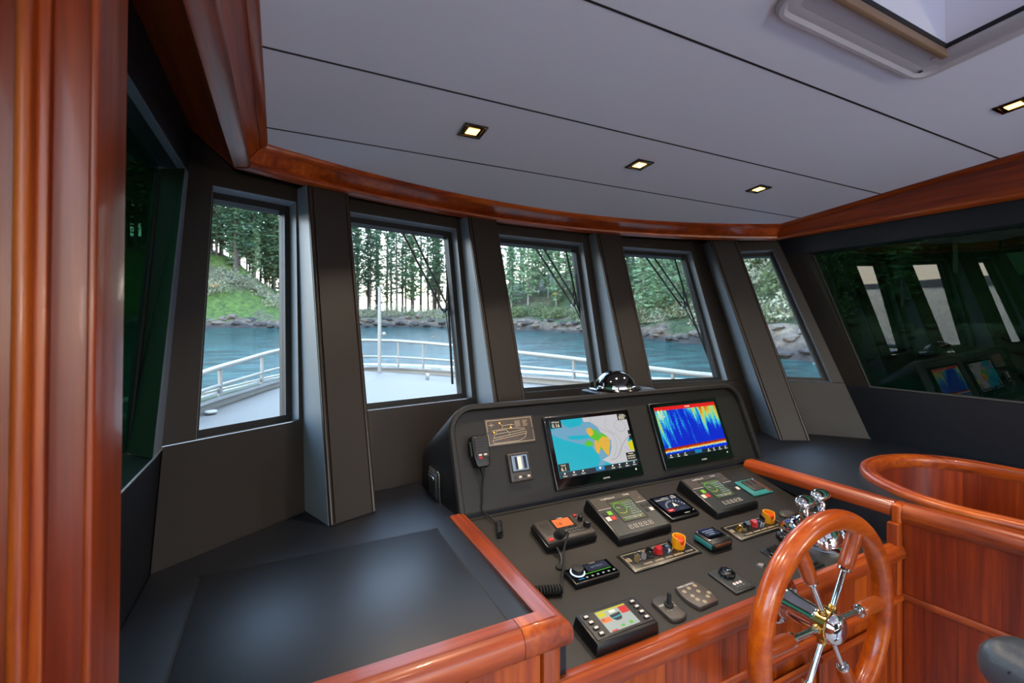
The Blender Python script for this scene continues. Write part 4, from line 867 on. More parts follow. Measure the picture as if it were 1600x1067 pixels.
switch_panel(.957, 1.240, .003, .092, 'left engraved switch panel with keys and a yellow guarded stop button', True)
switch_panel(1.430, 1.695, .008, .096, 'right engraved switch panel by the throttles with a yellow guarded stop button', False)

# chunky remote
o = thing('handheld_remote', 'chunky black remote with a small lit screen between the switch panels', 'remote control', loc(cB(1.322, .06))); Mx = cB(1.322, .064) @ RZ(0)
MB().box(Mx, .098, .086, .030, .010, 4).build('body', 'black_plastic', o); MB().box(Mx @ T(0, .008, .0285), .084, .062, .003, .001, 2).build('front_frame', 'chrome', o); MB().box(Mx @ T(0, .008, .0305), .078, .056, .0016, .0006, 1).build('front_glass', 'screen_glass', o)
s_ = MB().box(Mx @ T(0, .014, .0323), .064, .036, .0003).build('screen', 'e_navy', o, smooth=False)
for i in range(3): MB().box(Mx @ T(-.002, .024-.010*i, .0327), .050-.012*i, .004, .0002).build('screen_text', 'e_lcd', s_, smooth=False)
MB().box(Mx @ T(-.0455, 0, .006), .010, .074, .018, .004, 2).build('side_grip', 'teal_card', o); MB().box(Mx @ T(0, -.036, .012), .082, .016, .014, .005, 3).build('front_grip', 'leather_wrap', o)
for x_ in (-.042, .042): MB().cyl(Mx @ T(x_, -.024, .029), .003, .003, 10).build('screw', 'brass', o)

# stabiliser display
o = thing('stabilizer_display', 'black control unit with lit boat picture and eight side buttons', 'control unit', loc(cB(.752, .247))); Mx = cB(.755, .247)
b = MB(); w, d_ = .196, .100
b.hexa([Mx @ Vector(p) for p in ((-w/2, -d_/2-.002, 0), (w/2, -d_/2-.002, 0), (w/2, d_/2, 0), (-w/2, d_/2, 0))], [Mx @ Vector(p) for p in ((-w/2+.004, -d_/2+.002, .030), (w/2-.004, -d_/2+.002, .030), (w/2-.004, d_/2-.004, .034), (-w/2+.004, d_/2-.004, .034))]); bmesh.ops.bevel(b.bm, geom=b.bm.edges[:], offset=.004, segments=2, profile=.5, affect='EDGES'); b.build('case', 'black_plastic', o)
Mf = Mx @ T(0, 0, .0322) @ RX(2.4)
MB().box(Mf, .176, .080, .0016, .0008, 1).build('face_plate', 'bezel', o); s_ = MB().box(Mf @ T(.002, 0, .0016), .094, .066, .0003).build('screen', 'e_pale', o, smooth=False); Qf = Mf @ T(.002, 0, .0021)
for x0, x1, y0, y1, m_ in ((-.047, .047, .029, .033, 'e_yellow'), (-.045, -.022, .014, .027, 'e_yellow'), (-.045, -.018, -.004, .010, 'e_orange'), (-.045, -.034, .002, .010, 'e_bar'), (.022, .046, .006, .028, 'e_red'), (-.040, -.022, -.033, -.029, 'e_red'), (-.006, .004, -.028, -.022, 'e_green'), (.020, .030, -.028, -.020, 'e_green')): MB().box(Qf @ T((x0+x1)/2, (y0+y1)/2, 0), x1-x0, y1-y0, .0002).build('picture_block', m_, s_, smooth=False)
flat(s_, 'hull_picture', Qf, [(-.016, .012), (.018, .014), (.014, -.002), (.008, -.008), (-.006, -.008), (-.014, .0)], 'e_bar', .0003); flat(s_, 'hull_stripe', Qf, [(-.013, .003), (.015, .005), (.015, .002), (-.013, .0)], 'e_cyan', .0006); MB().box(Qf @ T(.0, .022, .0002), .018, .008, .0002, .00005, 1).build('speed_box', 'e_white', s_, smooth=False)
for sgn in (-1, 1):
    for j in range(4): MB().box(Mf @ T(sgn*.074+(.002*j if sgn < 0 else .0), .028-.0185*j, .0014), .015, .0095, .004, .0014, 2).build('button', 'grey_plastic', o); MB().box(Mf @ T(sgn*.074+(.002*j if sgn < 0 else 0), .028-.0185*j, .0052), .010, .006, .0004).build('button_mark', 'btn_pale', o, smooth=False)

# windlass lever
o = thing('lever_switch', 'low rounded lever switch plate beside the black control unit', 'switch', loc(cB(.936, .245))); Mx = cB(.936, .246)
pl_ = []
for i in range(9): a = R(180-22.5*i); pl_.append((.029*math.cos(a), .030+.016*math.sin(a)))
for i in range(9): a = R(0-22.5*i); pl_.append((.029*math.cos(a), -.032+.014*math.sin(a)))
MB().prism(Mx, pl_, 0, .010, .004, 3).build('plate', 'taupe', o); text('MAXWELL', .0105, Mx @ T(0, .010, .0104), 'white_print', o); text('> ---', .009, Mx @ T(-.008, -.012, .0104), 'white_print', o); text('---|', .009, Mx @ T(.016, -.002, .0104), 'white_print', o)
MB().cyl(Mx @ T(.004, .004, .010), .013, .006, 18, bev=.002).build('boot', 'rubber', o); MB().cyl(Mx @ T(.004, .004, .015) @ RX(-4), .0065, .030, 14, r2=.0055, bev=.0015).build('lever', 'rubber', o)

# wiper keypad
o = thing('wiper_keypad', 'flat grey keypad with ringed buttons and curved side edges', 'keypad', loc(cB(1.052, .235))); Mx = cB(1.052, .236)
pl_ = [(-.038, .042), (.034, .046)]+[(.034+.014*math.sin(math.pi*t), .046-.088*t) for t in (.2, .4, .6, .8)]+[(.036, -.044), (-.036, -.046)]+[(-.036-.012*math.sin(math.pi*t), -.046+.088*t) for t in (.2, .4, .6, .8)]
MB().prism(Mx, pl_, 0, .010, .003, 3).build('plate', 'plaque_grey', o); text('WIPER CONTROL', .0078, Mx @ T(-.004, .036, .0103), 'white_print', o); text('auto', .009, Mx @ T(.016, -.037, .0103), 'red_print', o)
for x_, y_ in ((-.028, .018), (-.004, .024), (.022, .026), (-.020, -.004), (.012, .004), (-.018, -.020), (-.006, -.034), (.020, -.022), (.036, -.012)):
    MB().lathe(Mx @ T(x_, y_, .0102), [(.0042, 0), (.0058, 0), (.0055, .0005), (.0045, .0005)], 16).build('button_ring', 'gold_print', o); MB().cyl(Mx @ T(x_, y_, .0100), .0022, .0006, 8).build('button_dot', 'gold_print', o)

# rotary controller
o = thing('rotary_controller', 'slim grey panel with black rotary dial and three white buttons', 'controller', loc(cB(1.206, .228))); Mx = cB(1.208, .228)
MB().box(Mx, .084, .100, .006, .002, 2).build('plate', 'grey_plastic', o); MB().box(Mx @ T(0, 0, .0055), .072, .088, .0014, .0005, 1).build('inlay', 'slate', o)
b = MB(); b.prism(Mx @ T(.004, .020, .0065), [(.024*(1+.07*math.cos(8*R(a)))*math.cos(R(a)), .022*(1+.07*math.cos(8*R(a)))*math.sin(R(a))) for a in range(0, 360, 6)], 0, .012, .003, 3); b.build('dial', 'gloss_black', o)
MB().cyl(Mx @ T(.004, .020, .018), .013, .002, 20, bev=.0008).build('dial_cap', 'chrome', o)
for i in range(3): MB().sph(Mx @ T(-.012+.013*i, -.020, .0070) @ Matrix.Diagonal((1, 1, .5, 1)), .0052, 12, 8).build('button', 'btn_pale', o)
for i in range(3): text('•••', .005, Mx @ T(-.012+.013*i, -.031, .0072), 'white_print', o)

# builder's badge, joystick, key panel, oval plate, throttles
o = thing('oval_badge', 'tiny silver oval badge on the console left of the joystick', 'badge', loc(cB(1.368, .21))); Mx = cB(1.368, .212)
MB().lathe(Mx @ Matrix.Diagonal((1, .62, 1, 1)), [(0, 0), (.016, 0), (.016, .002), (.014, .003), (0, .003)], 24).build('plate', 'chrome', o); MB().lathe(Mx @ T(0, 0, .0029) @ Matrix.Diagonal((1, .6, 1, 1)), [(0, 0), (.011, 0), (.010, .001), (0, .001)], 20).build('emblem', 'white_paint', o)
o = thing('joystick', 'short black joystick with round knob and ribbed boot', 'joystick', loc(cB(1.49, .19))); Mx = cB(1.488, .188)
MB().prism(Mx, rrect(-.052, .052, -.032, .032, .008, 4), 0, .004, .001, 1).build('plate', 'bezel', o); MB().box(Mx @ T(.006, 0, .0035), .056, .050, .006, .002, 2).build('boot_base', 'rubber', o)
for i in range(4): MB().box(Mx @ T(.006, 0, .008+.005*i), .052-.008*i, .046-.008*i, .0045, .0018, 2).build('boot_fold', 'rubber', o)
MB().cyl(Mx @ T(.006, 0, .026), .0055, .022, 14).build('stem', 'steel', o); MB().sph(Mx @ T(.006, 0, .058), .0165, 20, 14).build('knob', 'gloss_black', o, ang=80); MB().sph(Mx @ T(-.036, -.004, .007), .0075, 14, 10).build('push_button', 'gloss_black', o, ang=80)
for x_, y_ in ((-.046, .026), (-.046, -.026), (.046, .026), (.046, -.026)): MB().cyl(Mx @ T(x_, y_, .0035), .003, .0016, 10).build('screw', 'steel', o)
o = thing('small_key_panel', 'small black four key panel half hidden behind the wheel rim', 'keypad', loc(cB(1.53, .26))); Mx = cB(1.525, .262)
MB().prism(Mx, rrect(-.05, .05, -.03, .03, .008, 4), 0, .005, .001, 1).build('plate', 'bezel', o)
for i in range(2):
    for j in range(2): MB().box(Mx @ T(-.012+.026*i, -.010+.022*j, .0045), .020, .016, .006, .002, 2).build('key', 'black_plastic', o); text('•', .008, Mx @ T(-.012+.026*i, -.010+.022*j, .0107), 'gold_print', o)
o = thing('oval_sensor_plate', 'flat tan oval plate with a green dot behind the throttles', 'sensor plate', loc(cB(1.775, .035))); Mx = cB(1.775, .036)
MB().lathe(Mx @ Matrix.Diagonal((1, .62, 1, 1)), [(0, 0), (.040, 0), (.040, .006), (.037, .008), (0, .008)], 30).build('plate', 'taupe', o); MB().cyl(Mx @ T(-.024, .004, .0078), .003, .0012, 10).build('lamp', 'e_green', o)
for i in range(2): MB().box(Mx @ T(-.004+.018*i, 0, .0079), .015, .018, .0008, .0003, 1).build('pad', 'plaque_grey', o)

o = thing('throttle_control', 'twin lever chrome engine throttle at the right of the console', 'throttle', loc(cB(1.71, .17))); Mx = cB(1.712, .172)
MB().lathe(Mx @ Matrix.Diagonal((1, 1.02, 1, 1)), [(0, 0), (.108, 0), (.108, .006), (.100, .012), (0, .012)], 40).build('base_ring', 'chrome', o)
b = MB(); rings = []
for k in range(13):
    t = -1+2*k/12; xx = .052*t; rr_ = .092*(1-.22*abs(t)**3); rings.append([Vector((xx, rr_*math.cos(R(a)), .008+rr_*.78*math.sin(R(a)))) for a in range(-8, 189, 7)])
b.loft(rings, M=Mx); b.build('centre_hump', 'chrome', o, ang=60)
for sgn in (-1, 1):
    b = MB(); rings = []
    for k in range(8):
        t = k/7; xx = sgn*(.056+.036*t); rr_ = .086*math.sqrt(max(1-(t*.93)**2, 0)); rings.append([Vector((xx, rr_*math.cos(R(a)), .008+rr_*.72*math.sin(R(a)))) for a in range(-8, 189, 7)])
    b.loft(rings, M=Mx); b.build('side_dome', 'chrome', o, ang=60)
for sgn, ln in ((-1, 0), (1, .012)):
    lx = sgn*.060
    P4 = [Mx @ Vector(p) for p in ((lx, .0, .055), (lx, .004+ln, .085), (lx, .008+ln, .110), (lx-sgn*.004, .010+ln, .130))]
    lv = MB().tube(smooth_pts(P4, 5), [.0155+.0015*math.sin(i) for i in range(16)], 14).build('lever', 'chrome', o, ang=60)
    hc = Mx @ T(lx-sgn*.004, .012+ln, .138)
    MB().sph(hc @ RX(15) @ Matrix.Diagonal((.046, .027, .017, 1)), 1, 24, 14).build('lever_handle', 'chrome', lv, ang=80)
    MB().cyl(Mx @ T(lx-.014, 0, .050) @ RY(90), .022, .028, 20, bev=.003).build('pivot_boss', 'chrome', lv)

# ------------------------------------------------------------------ steering wheel
wc = Vector((1.285, .715, -.787)); Wm = frame(wc, (1, 0, 0), (0, 0, 1), (0, -1, 0))     # local z points aft
wh = thing('steering_wheel', 'six spoked varnished wooden ship wheel with chrome hub', 'steering wheel', wc)
RR, rr0 = .272, .0265
pts = [Wm @ Vector((RR*math.cos(2*math.pi*i/72), RR*math.sin(2*math.pi*i/72), 0)) for i in range(72)]
wood('wood_wheel', 0, '#9a3e05', '#b8590a', '#803204', .28, .3)
MB().tube(pts, rr0, 18, True).build('rim', 'wood_wheel', wh, ang=80)
for k in range(6):
    a = 60*k-2; S_ = Wm @ RZ(a) @ RY(90)
    sp_ = MB().cyl(S_ @ T(0, 0, .036), .0078, .125, 14).build('spoke', 'chrome', wh)
    MB().lathe(S_ @ T(0, 0, .150), [(0, 0), (.014, 0), (.0165, .003), (.0185, .02), (.0195, .075), (.0185, .11), (0, .11)], 18).build('wood_grip', 'wood_wheel', sp_, ang=50)
    MB().lathe(S_ @ T(0, 0, .145), [(.007, 0), (.013, 0), (.0165, .002), (.0165, .008), (.012, .010), (.007, .010)], 18).build('collar', 'chrome', sp_)
    MB().lathe(S_ @ T(0, 0, .034), [(0, 0), (.011, 0), (.011, .014), (.0085, .018), (0, .018)], 14).build('ferrule', 'brass', sp_)
hub = MB().lathe(Wm @ T(0, 0, -.022), [(0, 0), (.036, 0), (.040, .004), (.040, .040), (.038, .044), (0, .044)], 36).build('hub', 'chrome', wh)
MB().lathe(Wm @ T(0, 0, -.014), [(.0402, 0), (.0425, .002), (.0425, .028), (.0402, .030)], 60).build('knurled_band', 'brass', hub)
MB().lathe(Wm @ T(0, 0, .022), [(.039, 0), (.037, .006), (.030, .014), (.018, .019), (0, .021)], 36).build('hub_cap', 'chrome', hub, ang=80)
sh = MB().lathe(Wm @ T(0, 0, -.112), [(0, 0), (.040, .0), (.042, .01), (.034, .03), (.031, .09), (0, .09)], 32).build('shaft', 'chrome', wh)
fl = MB().lathe(Wm @ T(0, 0, -.132), [(0, 0), (.064, 0), (.066, .004), (.064, .014), (.058, .018), (0, .018)], 36).build('flange', 'chrome', wh)
for k in range(6):
    a = R(60*k+20); MB().sph(Wm @ T(.053*math.cos(a), .053*math.sin(a), -.115), .005, 12, 8).build('bolt', 'steel', fl)

# ------------------------------------------------------------------ helm chair
chm = thing('helm_chair', 'padded black leather helm chair at the lower right corner', 'chair', (1.32, .02, FLOOR))
def cushion(name, x0, x1, y0, y1, z0, z1, bev, M=Matrix.Identity(4)):
    return MB().box(M @ T((x0+x1)/2, (y0+y1)/2, z0), x1-x0, y1-y0, z1-z0, bev, 5).build(name, 'leather', chm, ang=60)
Mc = T(1.30, .02, 0) @ RZ(-14) @ T(-1.30, -.02, 0)
cushion('seat', 1.04, 1.58, -.20, .30, -.92, -.80, .045, Mc)
cushion('backrest', 1.02, 1.60, -.34, -.20, -.78, -.12, .06, Mc)
for s_ in (-1, 1):
    ar = cushion('armrest', 1.31+s_*.30-.05, 1.31+s_*.30+.05, -.24, .28, -.60, -.515, .038, Mc)
    MB().tube([Mc @ Vector((1.31+s_*.30-.048, .22, -.545)), Mc @ Vector((1.31+s_*.30, .262, -.530)), Mc @ Vector((1.31+s_*.30+.048, .22, -.545))], .004, 8).build('seam_piping', 'black_matte', ar)
    MB().box(Mc @ T(1.31+s_*.30, -.1, -.84), .03, .08, .26, .006).build('arm_bracket', 'steel', chm)
MB().lathe(T(1.31, .03, FLOOR), [(0, 0), (.22, 0), (.22, .02), (.06, .05), (.045, .07), (.045, .63), (0, .63)], 28).build('pedestal', 'steel', chm)
MB().box(Mc @ T(1.31, .26, -1.25), .36, .16, .025, .008).build('footrest', 'steel', chm)
MB().cyl(Mc @ T(1.31, .2, -1.25), .02, .35, 12).build('footrest_post', 'steel', chm)
# ------------------------------------------------------------------ outside on deck: wipers, foredeck, rails
def wiper(i, a0, a1, c0, c1, bl, label):
    o = thing('windscreen_wiper', label, 'wiper', FP(i, a0[0], a0[1], .1), 'wipers outside the front windows')
    D_ = .100
    for p, q_ in ((a0, a1), (c0, c1)): MB().tube([FP(i, p[0], p[1]+.02, D_), FP(i, p[0], p[1], D_), FP(i, q_[0], q_[1], D_)], .0058, 8).build('arm', 'black_plastic', o)
    j = MB(); j.tube([FP(i, a1[0]-.01, a1[1], D_), FP(i, c1[0]+.012, c1[1]+.004, D_)], .009, 8); j.build('knuckle', 'chrome', o)
    b = MB().tube([FP(i, u, v, .088) for u, v in bl], .006, 8).build('blade', 'rubber', o)
    n = len(bl); m1 = Vector(bl[0]).lerp(Vector(bl[-1]), .25); m2 = Vector(bl[0]).lerp(Vector(bl[-1]), .75)
    MB().tube([FP(i, m1.x, m1.y, .092), FP(i, (a1[0]+c1[0])/2, (a1[1]+c1[1])/2-.01, .104), FP(i, m2.x, m2.y, .092)], .004, 6).build('yoke', 'black_plastic', b)
    MB().box(frame(FP(i, (a0[0]+c0[0])/2, .985, .13), (1, 0, 0), (0, 1, 0), (0, 0, 1)), .08, .05, .04, .008).build('motor_cover', 'black_plastic', o)
wiper(1, (.519, .972), (.788, .618), (.589, .974), (.828, .637), [(.838, .88), (.818, .62), (.800, .323)], 'wiper outside the second front window with an upright blade')
wiper(2, (.483, .975), (.759, .664), (.555, .973), (.795, .678), [(.752, .97), (.790, .66), (.864, .385)], 'wiper outside the middle front window')
wiper(3, (.422, .974), (.670, .663), (.499, .977), (.717, .678), [(.702, .97), (.715, .664), (.770, .355)], 'wiper outside the fourth front window')

XC = 1.362
prof_y = [2.2, 3.3, 5.2, 7.0, 8.4, 9.3, 9.85, 10.0]; prof_w = [2.42, 2.28, 1.98, 1.55, 1.10, .68, .30, 0.0]
def hw(y):
    for i in range(len(prof_y)-1):
        if y <= prof_y[i+1]:
            t = (y-prof_y[i])/(prof_y[i+1]-prof_y[i]); return prof_w[i]+(prof_w[i+1]-prof_w[i])*t
    return 0
def rz(y): return -.475+.175*min(max((y-3.3)/6.0, 0), 1)
side_y = [2.2, 2.8, 3.3, 4.2, 5.2, 6.1, 7.0, 7.8, 8.4, 8.9, 9.3, 9.6, 9.85]
bowline = [(XC-hw(y), y) for y in side_y]+[(XC, 10.02)]+[(XC+hw(y), y) for y in side_y[::-1]]
bl3 = smooth_pts([(x, y, 0) for x, y in bowline], 4)
deck = thing('foredeck', 'white painted foredeck and bulwark beyond the front windows', 'boat deck', (XC, 5, -1.0))
dk = [(p.x, p.y) for p in bl3]
def dr(y): return -.62-.26*min(max((y-3.3)/6.7, 0), 1)**.8
rings = []
for p, pin, po in zip(bl3, offs(dk, .05), offs(dk, -.06)):
    z = dr(p.y); rings.append([Vector((pin[0], pin[1], -1.3)), Vector((p.x, p.y, z)), Vector((po[0], po[1], z)), Vector((po[0], po[1], -1.7)), Vector((pin[0], pin[1], -1.7))])
MB().loft(rings).build('bulwark', 'white_paint', deck, ang=40)
rings = []
for y in (2.32, 3.0, 4.0, 5.0, 6.0, 7.0, 7.8, 8.4, 8.9, 9.3, 9.6, 9.85):
    w_ = hw(y)-.03; z0 = dr(y)-.075
    rings.append([Vector((XC+w_*t, y, z0+.03*(1-t*t))) for t in [i/10 for i in range(-10, 11)]]+[Vector((XC+w_, y, -1.3)), Vector((XC-w_, y, -1.3))])
MB().loft(rings).build('deck_plate', 'deck_paint', deck, ang=40)
MB().lathe(T(-.55, 4.75, -.752) @ Matrix.Diagonal((.8, 1.3, 1, 1)), [(0, 0), (.06, 0), (.06, .012), (.05, .016), (0, .016)], 20).build('deck_filler', 'white_paint', deck)
MB().box(T(2.0, 6.9, -.85), .05, .05, .12, .01).build('deck_cleat', 'steel', deck)
sd = thing('bounce_deck', 'unseen white side and aft decks, added to bounce light indoors', 'boat deck', (XC, -2, -1.75))  # unseen decks, added to bounce sky light up to the ceiling
MB().mm(-1.25, -.47, -4.6, 2.2, -1.75, -1.7).build('port_bounce_deck', 'hatch_white', sd); MB().mm(3.2, 3.95, -4.6, 2.2, -1.75, -1.7).build('starboard_bounce_deck', 'hatch_white', sd); MB().mm(-.47, 3.2, -4.6, -2.38, -1.75, -1.7).build('aft_bounce_deck', 'hatch_white', sd)
br = thing('bow_rail', 'white tubular bow rail curving round the foredeck', 'railing', (XC, 8, -.9))
def rl(dz, ins): return [Vector((q_[0], q_[1], rz(p.y)+dz)) for p, q_ in zip(bl3, offs(dk, ins))]
MB().tube(rl(0, .02), .028, 10).build('top_rail', 'white_paint', br); MB().tube([Vector((q_[0], q_[1], rz(p.y)+(dr(p.y)-rz(p.y))*.58)) for p, q_ in zip(bl3, offs(dk, .02))], .018, 8).build('mid_rail', 'white_paint', br)
MB().tube([Vector((q_[0], q_[1], dr(p.y)+.075)) for p, q_ in zip(bl3, offs(dk, .0))], .022, 8).build('lower_rail', 'steel', br)
cap = []
for p, a, c in zip(bl3, offs(dk, .07), offs(dk, -.08)):
    z = dr(p.y); cap.append([Vector((a[0], a[1], z)), Vector((c[0], c[1], z)), Vector((c[0], c[1], z+.03)), Vector((a[0], a[1], z+.03))])
MB().loft(cap).build('cap_rail', 'steel', br, ang=40)
for k in range(5, len(bl3)-2, 6):
    p = bl3[k]; q_ = offs(dk, .02)[k]; MB().tube([Vector((q_[0], q_[1], dr(p.y))), Vector((q_[0], q_[1], rz(p.y)))], .021, 8).build('stanchion', 'white_paint', br)
fs = thing('flagstaff', 'white flagstaff standing on the bow rail in the second window', 'flagstaff', (1.71, 9.2, -.28))
MB().tube([(1.71, 9.2, -.90), (1.71, 9.2, -.28), (1.71, 9.2, .74)], [.036, .036, .030], 12).build('pole', 'white_paint', fs); MB().cyl(T(1.71, 9.2, .73), .042, .03, 12).build('cap', 'white_paint', fs); MB().sph(T(1.79, 9.18, -.16), .04, 10, 8).build('cleat', 'white_paint', fs); MB().tube([(1.71, 9.2, -.16), (1.79, 9.18, -.16)], .012, 6).build('bracket', 'white_paint', fs)

# ------------------------------------------------------------------ water and the wooded shore (the boat rides slightly bow up)
BOW = Matrix.Rotation(.041, 4, 'X'); WZ = -4.2
m, N, L, bs = new_mat('sea')
tc = N.new('ShaderNodeTexCoord'); mp = N.new('ShaderNodeMapping'); mp.inputs['Scale'].default_value = (.45, 1.1, 1); mp.inputs['Rotation'].default_value = (0, 0, -.35); L.new(tc.outputs['Object'], mp.inputs[0])
n1 = N.new('ShaderNodeTexNoise'); n1.inputs['Scale'].default_value = .32; n1.inputs['Detail'].default_value = 8; n1.inputs['Roughness'].default_value = .65; L.new(mp.outputs[0], n1.inputs[0])
bp = N.new('ShaderNodeBump'); bp.inputs['Strength'].default_value = 1.0; bp.inputs['Distance'].default_value = .45; L.new(n1.outputs[0], bp.inputs['Height']); L.new(bp.outputs[0], bs.inputs['Normal'])
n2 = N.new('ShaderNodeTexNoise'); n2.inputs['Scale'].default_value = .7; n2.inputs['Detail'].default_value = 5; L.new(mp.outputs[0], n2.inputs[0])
cr = N.new('ShaderNodeValToRGB'); cr.color_ramp.elements[0].position = .42; cr.color_ramp.elements[0].color = lin('#0b2e30'); cr.color_ramp.elements[1].position = .62; cr.color_ramp.elements[1].color = lin('#22504c'); L.new(n2.outputs[0], cr.inputs[0]); L.new(cr.outputs[0], bs.inputs['Base Color'])  # light and dark of the ripples painted into the water colour by noise
bs.inputs['Roughness'].default_value = .10; bs.inputs['Specular IOR Level'].default_value = .3
def grid(nx, ny, f): 
    vs = [f(i/nx, j/ny) for j in range(ny+1) for i in range(nx+1)]
    return vs, [(j*(nx+1)+i, j*(nx+1)+i+1, (j+1)*(nx+1)+i+1, (j+1)*(nx+1)+i) for j in range(ny) for i in range(nx)]
vs, fsx = grid(24, 24, lambda a, b_: BOW @ Vector(((a-.5)*3600, (b_-.5)*3600, WZ)))
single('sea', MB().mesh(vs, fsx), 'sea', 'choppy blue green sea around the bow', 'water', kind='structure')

shore = [(-46, 150), (-36, 120), (-25, 104), (-8, 94), (0, 92), (14, 98), (22, 95), (30, 88), (40, 76), (48, 66), (58, 49), (71, 43), (90, 42), (115, 48), (140, 60), (165, 80)]
hill = [(-46, 4), (-25, 12), (-12, 17), (-6, 15), (0, 7), (6, 4.0), (14, 3.2), (20, 4.5), (27, 8), (40, 14), (58, 17), (90, 20), (165, 20)]
def lerp_tab(t, x):
    if x <= t[0][0]: return t[0][1]
    for (a, b_), (c, d_) in zip(t, t[1:]):
        if x <= c:
            k = (x-a)/(c-a); k = k*k*(3-2*k); return b_+(d_-b_)*k
    return t[-1][1]
def rough_n(x, y, s, seed=0): return noise.noise(Vector((x*s, y*s, seed)))
def land_z(az, d_):
    r = lerp_tab(shore, az); H = lerp_tab(hill, az); x, y = (r+d_)*math.sin(R(az)), (r+d_)*math.cos(R(az))
    steep = 1.0+.9*min(max((az-38)/25, 0), 1)
    z = 1.9*min(max(d_/4.0, -1), 1)*steep if d_ < 4 else 1.9*steep
    if d_ > 4: t = min((d_-4)/22, 1); z += (H-1.9*steep)*t*t*(3-2*t) if H > 1.9*steep else 0
    if d_ > 26: z += (d_-26)*.12*min(max((az-17)/12, 0)+max((1-az)/8, 0), 1)-(1-min(max((az-17)/12, 0)+max((1-az)/8, 0), 1))*min((d_-26)*.08, 3)
    z += rough_n(x, y, .35, 3)*(.8 if 0 < d_ < 6 else .35)+rough_n(x, y, .08, 7)*.9*min(max(d_/6, 0), 1)
    return x, y, z
m, N, L, bs = new_mat('bank')
tc = N.new('ShaderNodeTexCoord'); at = N.new('ShaderNodeVertexColor'); at.layer_name = 'ground'
n1 = N.new('ShaderNodeTexNoise'); n1.inputs['Scale'].default_value = 1.1; n1.inputs['Detail'].default_value = 12; n1.inputs['Roughness'].default_value = .7; L.new(tc.outputs['Object'], n1.inputs[0])
mx = N.new('ShaderNodeMix'); mx.data_type = 'RGBA'; mx.blend_type = 'MULTIPLY'; mx.inputs[0].default_value = 1.0
cr = N.new('ShaderNodeValToRGB'); cr.color_ramp.elements[0].position = .3; cr.color_ramp.elements[0].color = (.12, .12, .12, 1); cr.color_ramp.elements[1].position = .68; cr.color_ramp.elements[1].color = (1.6, 1.6, 1.6, 1)
L.new(n1.outputs[0], cr.inputs[0]); L.new(at.outputs[0], mx.inputs[6]); L.new(cr.outputs[0], mx.inputs[7]); L.new(mx.outputs[2], bs.inputs['Base Color']); bs.inputs['Roughness'].default_value = .9
bp = N.new('ShaderNodeBump'); bp.inputs['Strength'].default_value = 1; bp.inputs['Distance'].default_value = .5; L.new(n1.outputs[0], bp.inputs['Height']); L.new(bp.outputs[0], bs.inputs['Normal'])
NA_, ND = 260, 34
ds = [-3+i*.8 for i in range(14)]+[8.2+i*2.4 for i in range(12)]+[38+i*8 for i in range(9)]; ND = len(ds)-1
vs, fsx, cols = [], [], []
for i in range(NA_+1):
    az = -46+211*i/NA_
    for d_ in ds:
        x, y, z = land_z(az, d_); vs.append(BOW @ Vector((x, y, WZ+z)))
        g1 = rough_n(x, y, .15, 21); dd = d_+g1*3
        rock = lin('#5a4d3e'); grass = lin('#465a1a'); brush = lin('#504e36'); moss = lin('#364420'); leaf = lin('#3a3a2a')
        if dd < 3.4: c = lin('#2e2822') if d_ < 1.6 else rock
        elif az < 3: c = grass if g1 > -.25 and dd < 24 else brush
        elif az < 24: c = brush
        elif az < 52: c = moss if g1 > -.1 else brush
        else: c = moss if dd > 5 else lin('#7a6c5a')
        if d_ > 24: c = leaf
        cols.append(c)
nd = len(ds)
for i in range(NA_):
    for j in range(nd-1): fsx.append((i*nd+j, i*nd+j+1, (i+1)*nd+j+1, (i+1)*nd+j))
me = bpy.data.meshes.new('shore'); me.from_pydata(vs, [], fsx); ca = me.color_attributes.new('ground', 'FLOAT_COLOR', 'POINT'); ca.data.foreach_set('color', [v for c in cols for v in c])
me.materials.append(M_['bank']); me.polygons.foreach_set('use_smooth', [True]*len(me.polygons)); me.update()
so = bpy.data.objects.new('shore_bank', me); COL.objects.link(so); tag(so, 'rocky shore rising to grass and brush across the water', 'shore', kind='structure')

def leaf_mat(name, c1, c2, tr=.25):
    m, N, L, bs = new_mat(name); oi = N.new('ShaderNodeObjectInfo'); tc = N.new('ShaderNodeTexCoord'); n1 = N.new('ShaderNodeTexNoise'); n1.inputs['Scale'].default_value = .8; L.new(tc.outputs['Object'], n1.inputs[0])
    ad = N.new('ShaderNodeMath'); ad.operation = 'MULTIPLY_ADD'; ad.inputs[1].default_value = .6; L.new(oi.outputs['Random'], ad.inputs[0])
    sb = N.new('ShaderNodeMath'); sb.operation = 'SUBTRACT'; sb.inputs[1].default_value = .3; L.new(n1.outputs[0], sb.inputs[0]); L.new(sb.outputs[0], ad.inputs[2])
    mx = N.new('ShaderNodeMix'); mx.data_type = 'RGBA'; mx.inputs[6].default_value = lin(c1); mx.inputs[7].default_value = lin(c2); L.new(ad.outputs[0], mx.inputs[0]); L.new(mx.outputs[2], bs.inputs['Base Color']); bs.inputs['Roughness'].default_value = .8
    t = N.new('ShaderNodeBsdfTranslucent'); L.new(mx.outputs[2], t.inputs[0]); ms = N.new('ShaderNodeMixShader'); ms.inputs[0].default_value = tr
    L.new(bs.outputs[0], ms.inputs[1]); L.new(t.outputs[0], ms.inputs[2]); L.new(ms.outputs[0], N['Material Output'].inputs[0])
leaf_mat('needles', '#3d5846', '#607c50'); leaf_mat('needles_pale', '#5f7f60', '#8ca478'); leaf_mat('twigs', '#6f705a', '#949272', .1); leaf_mat('shrub_leaf', '#4c5c34', '#737a52')
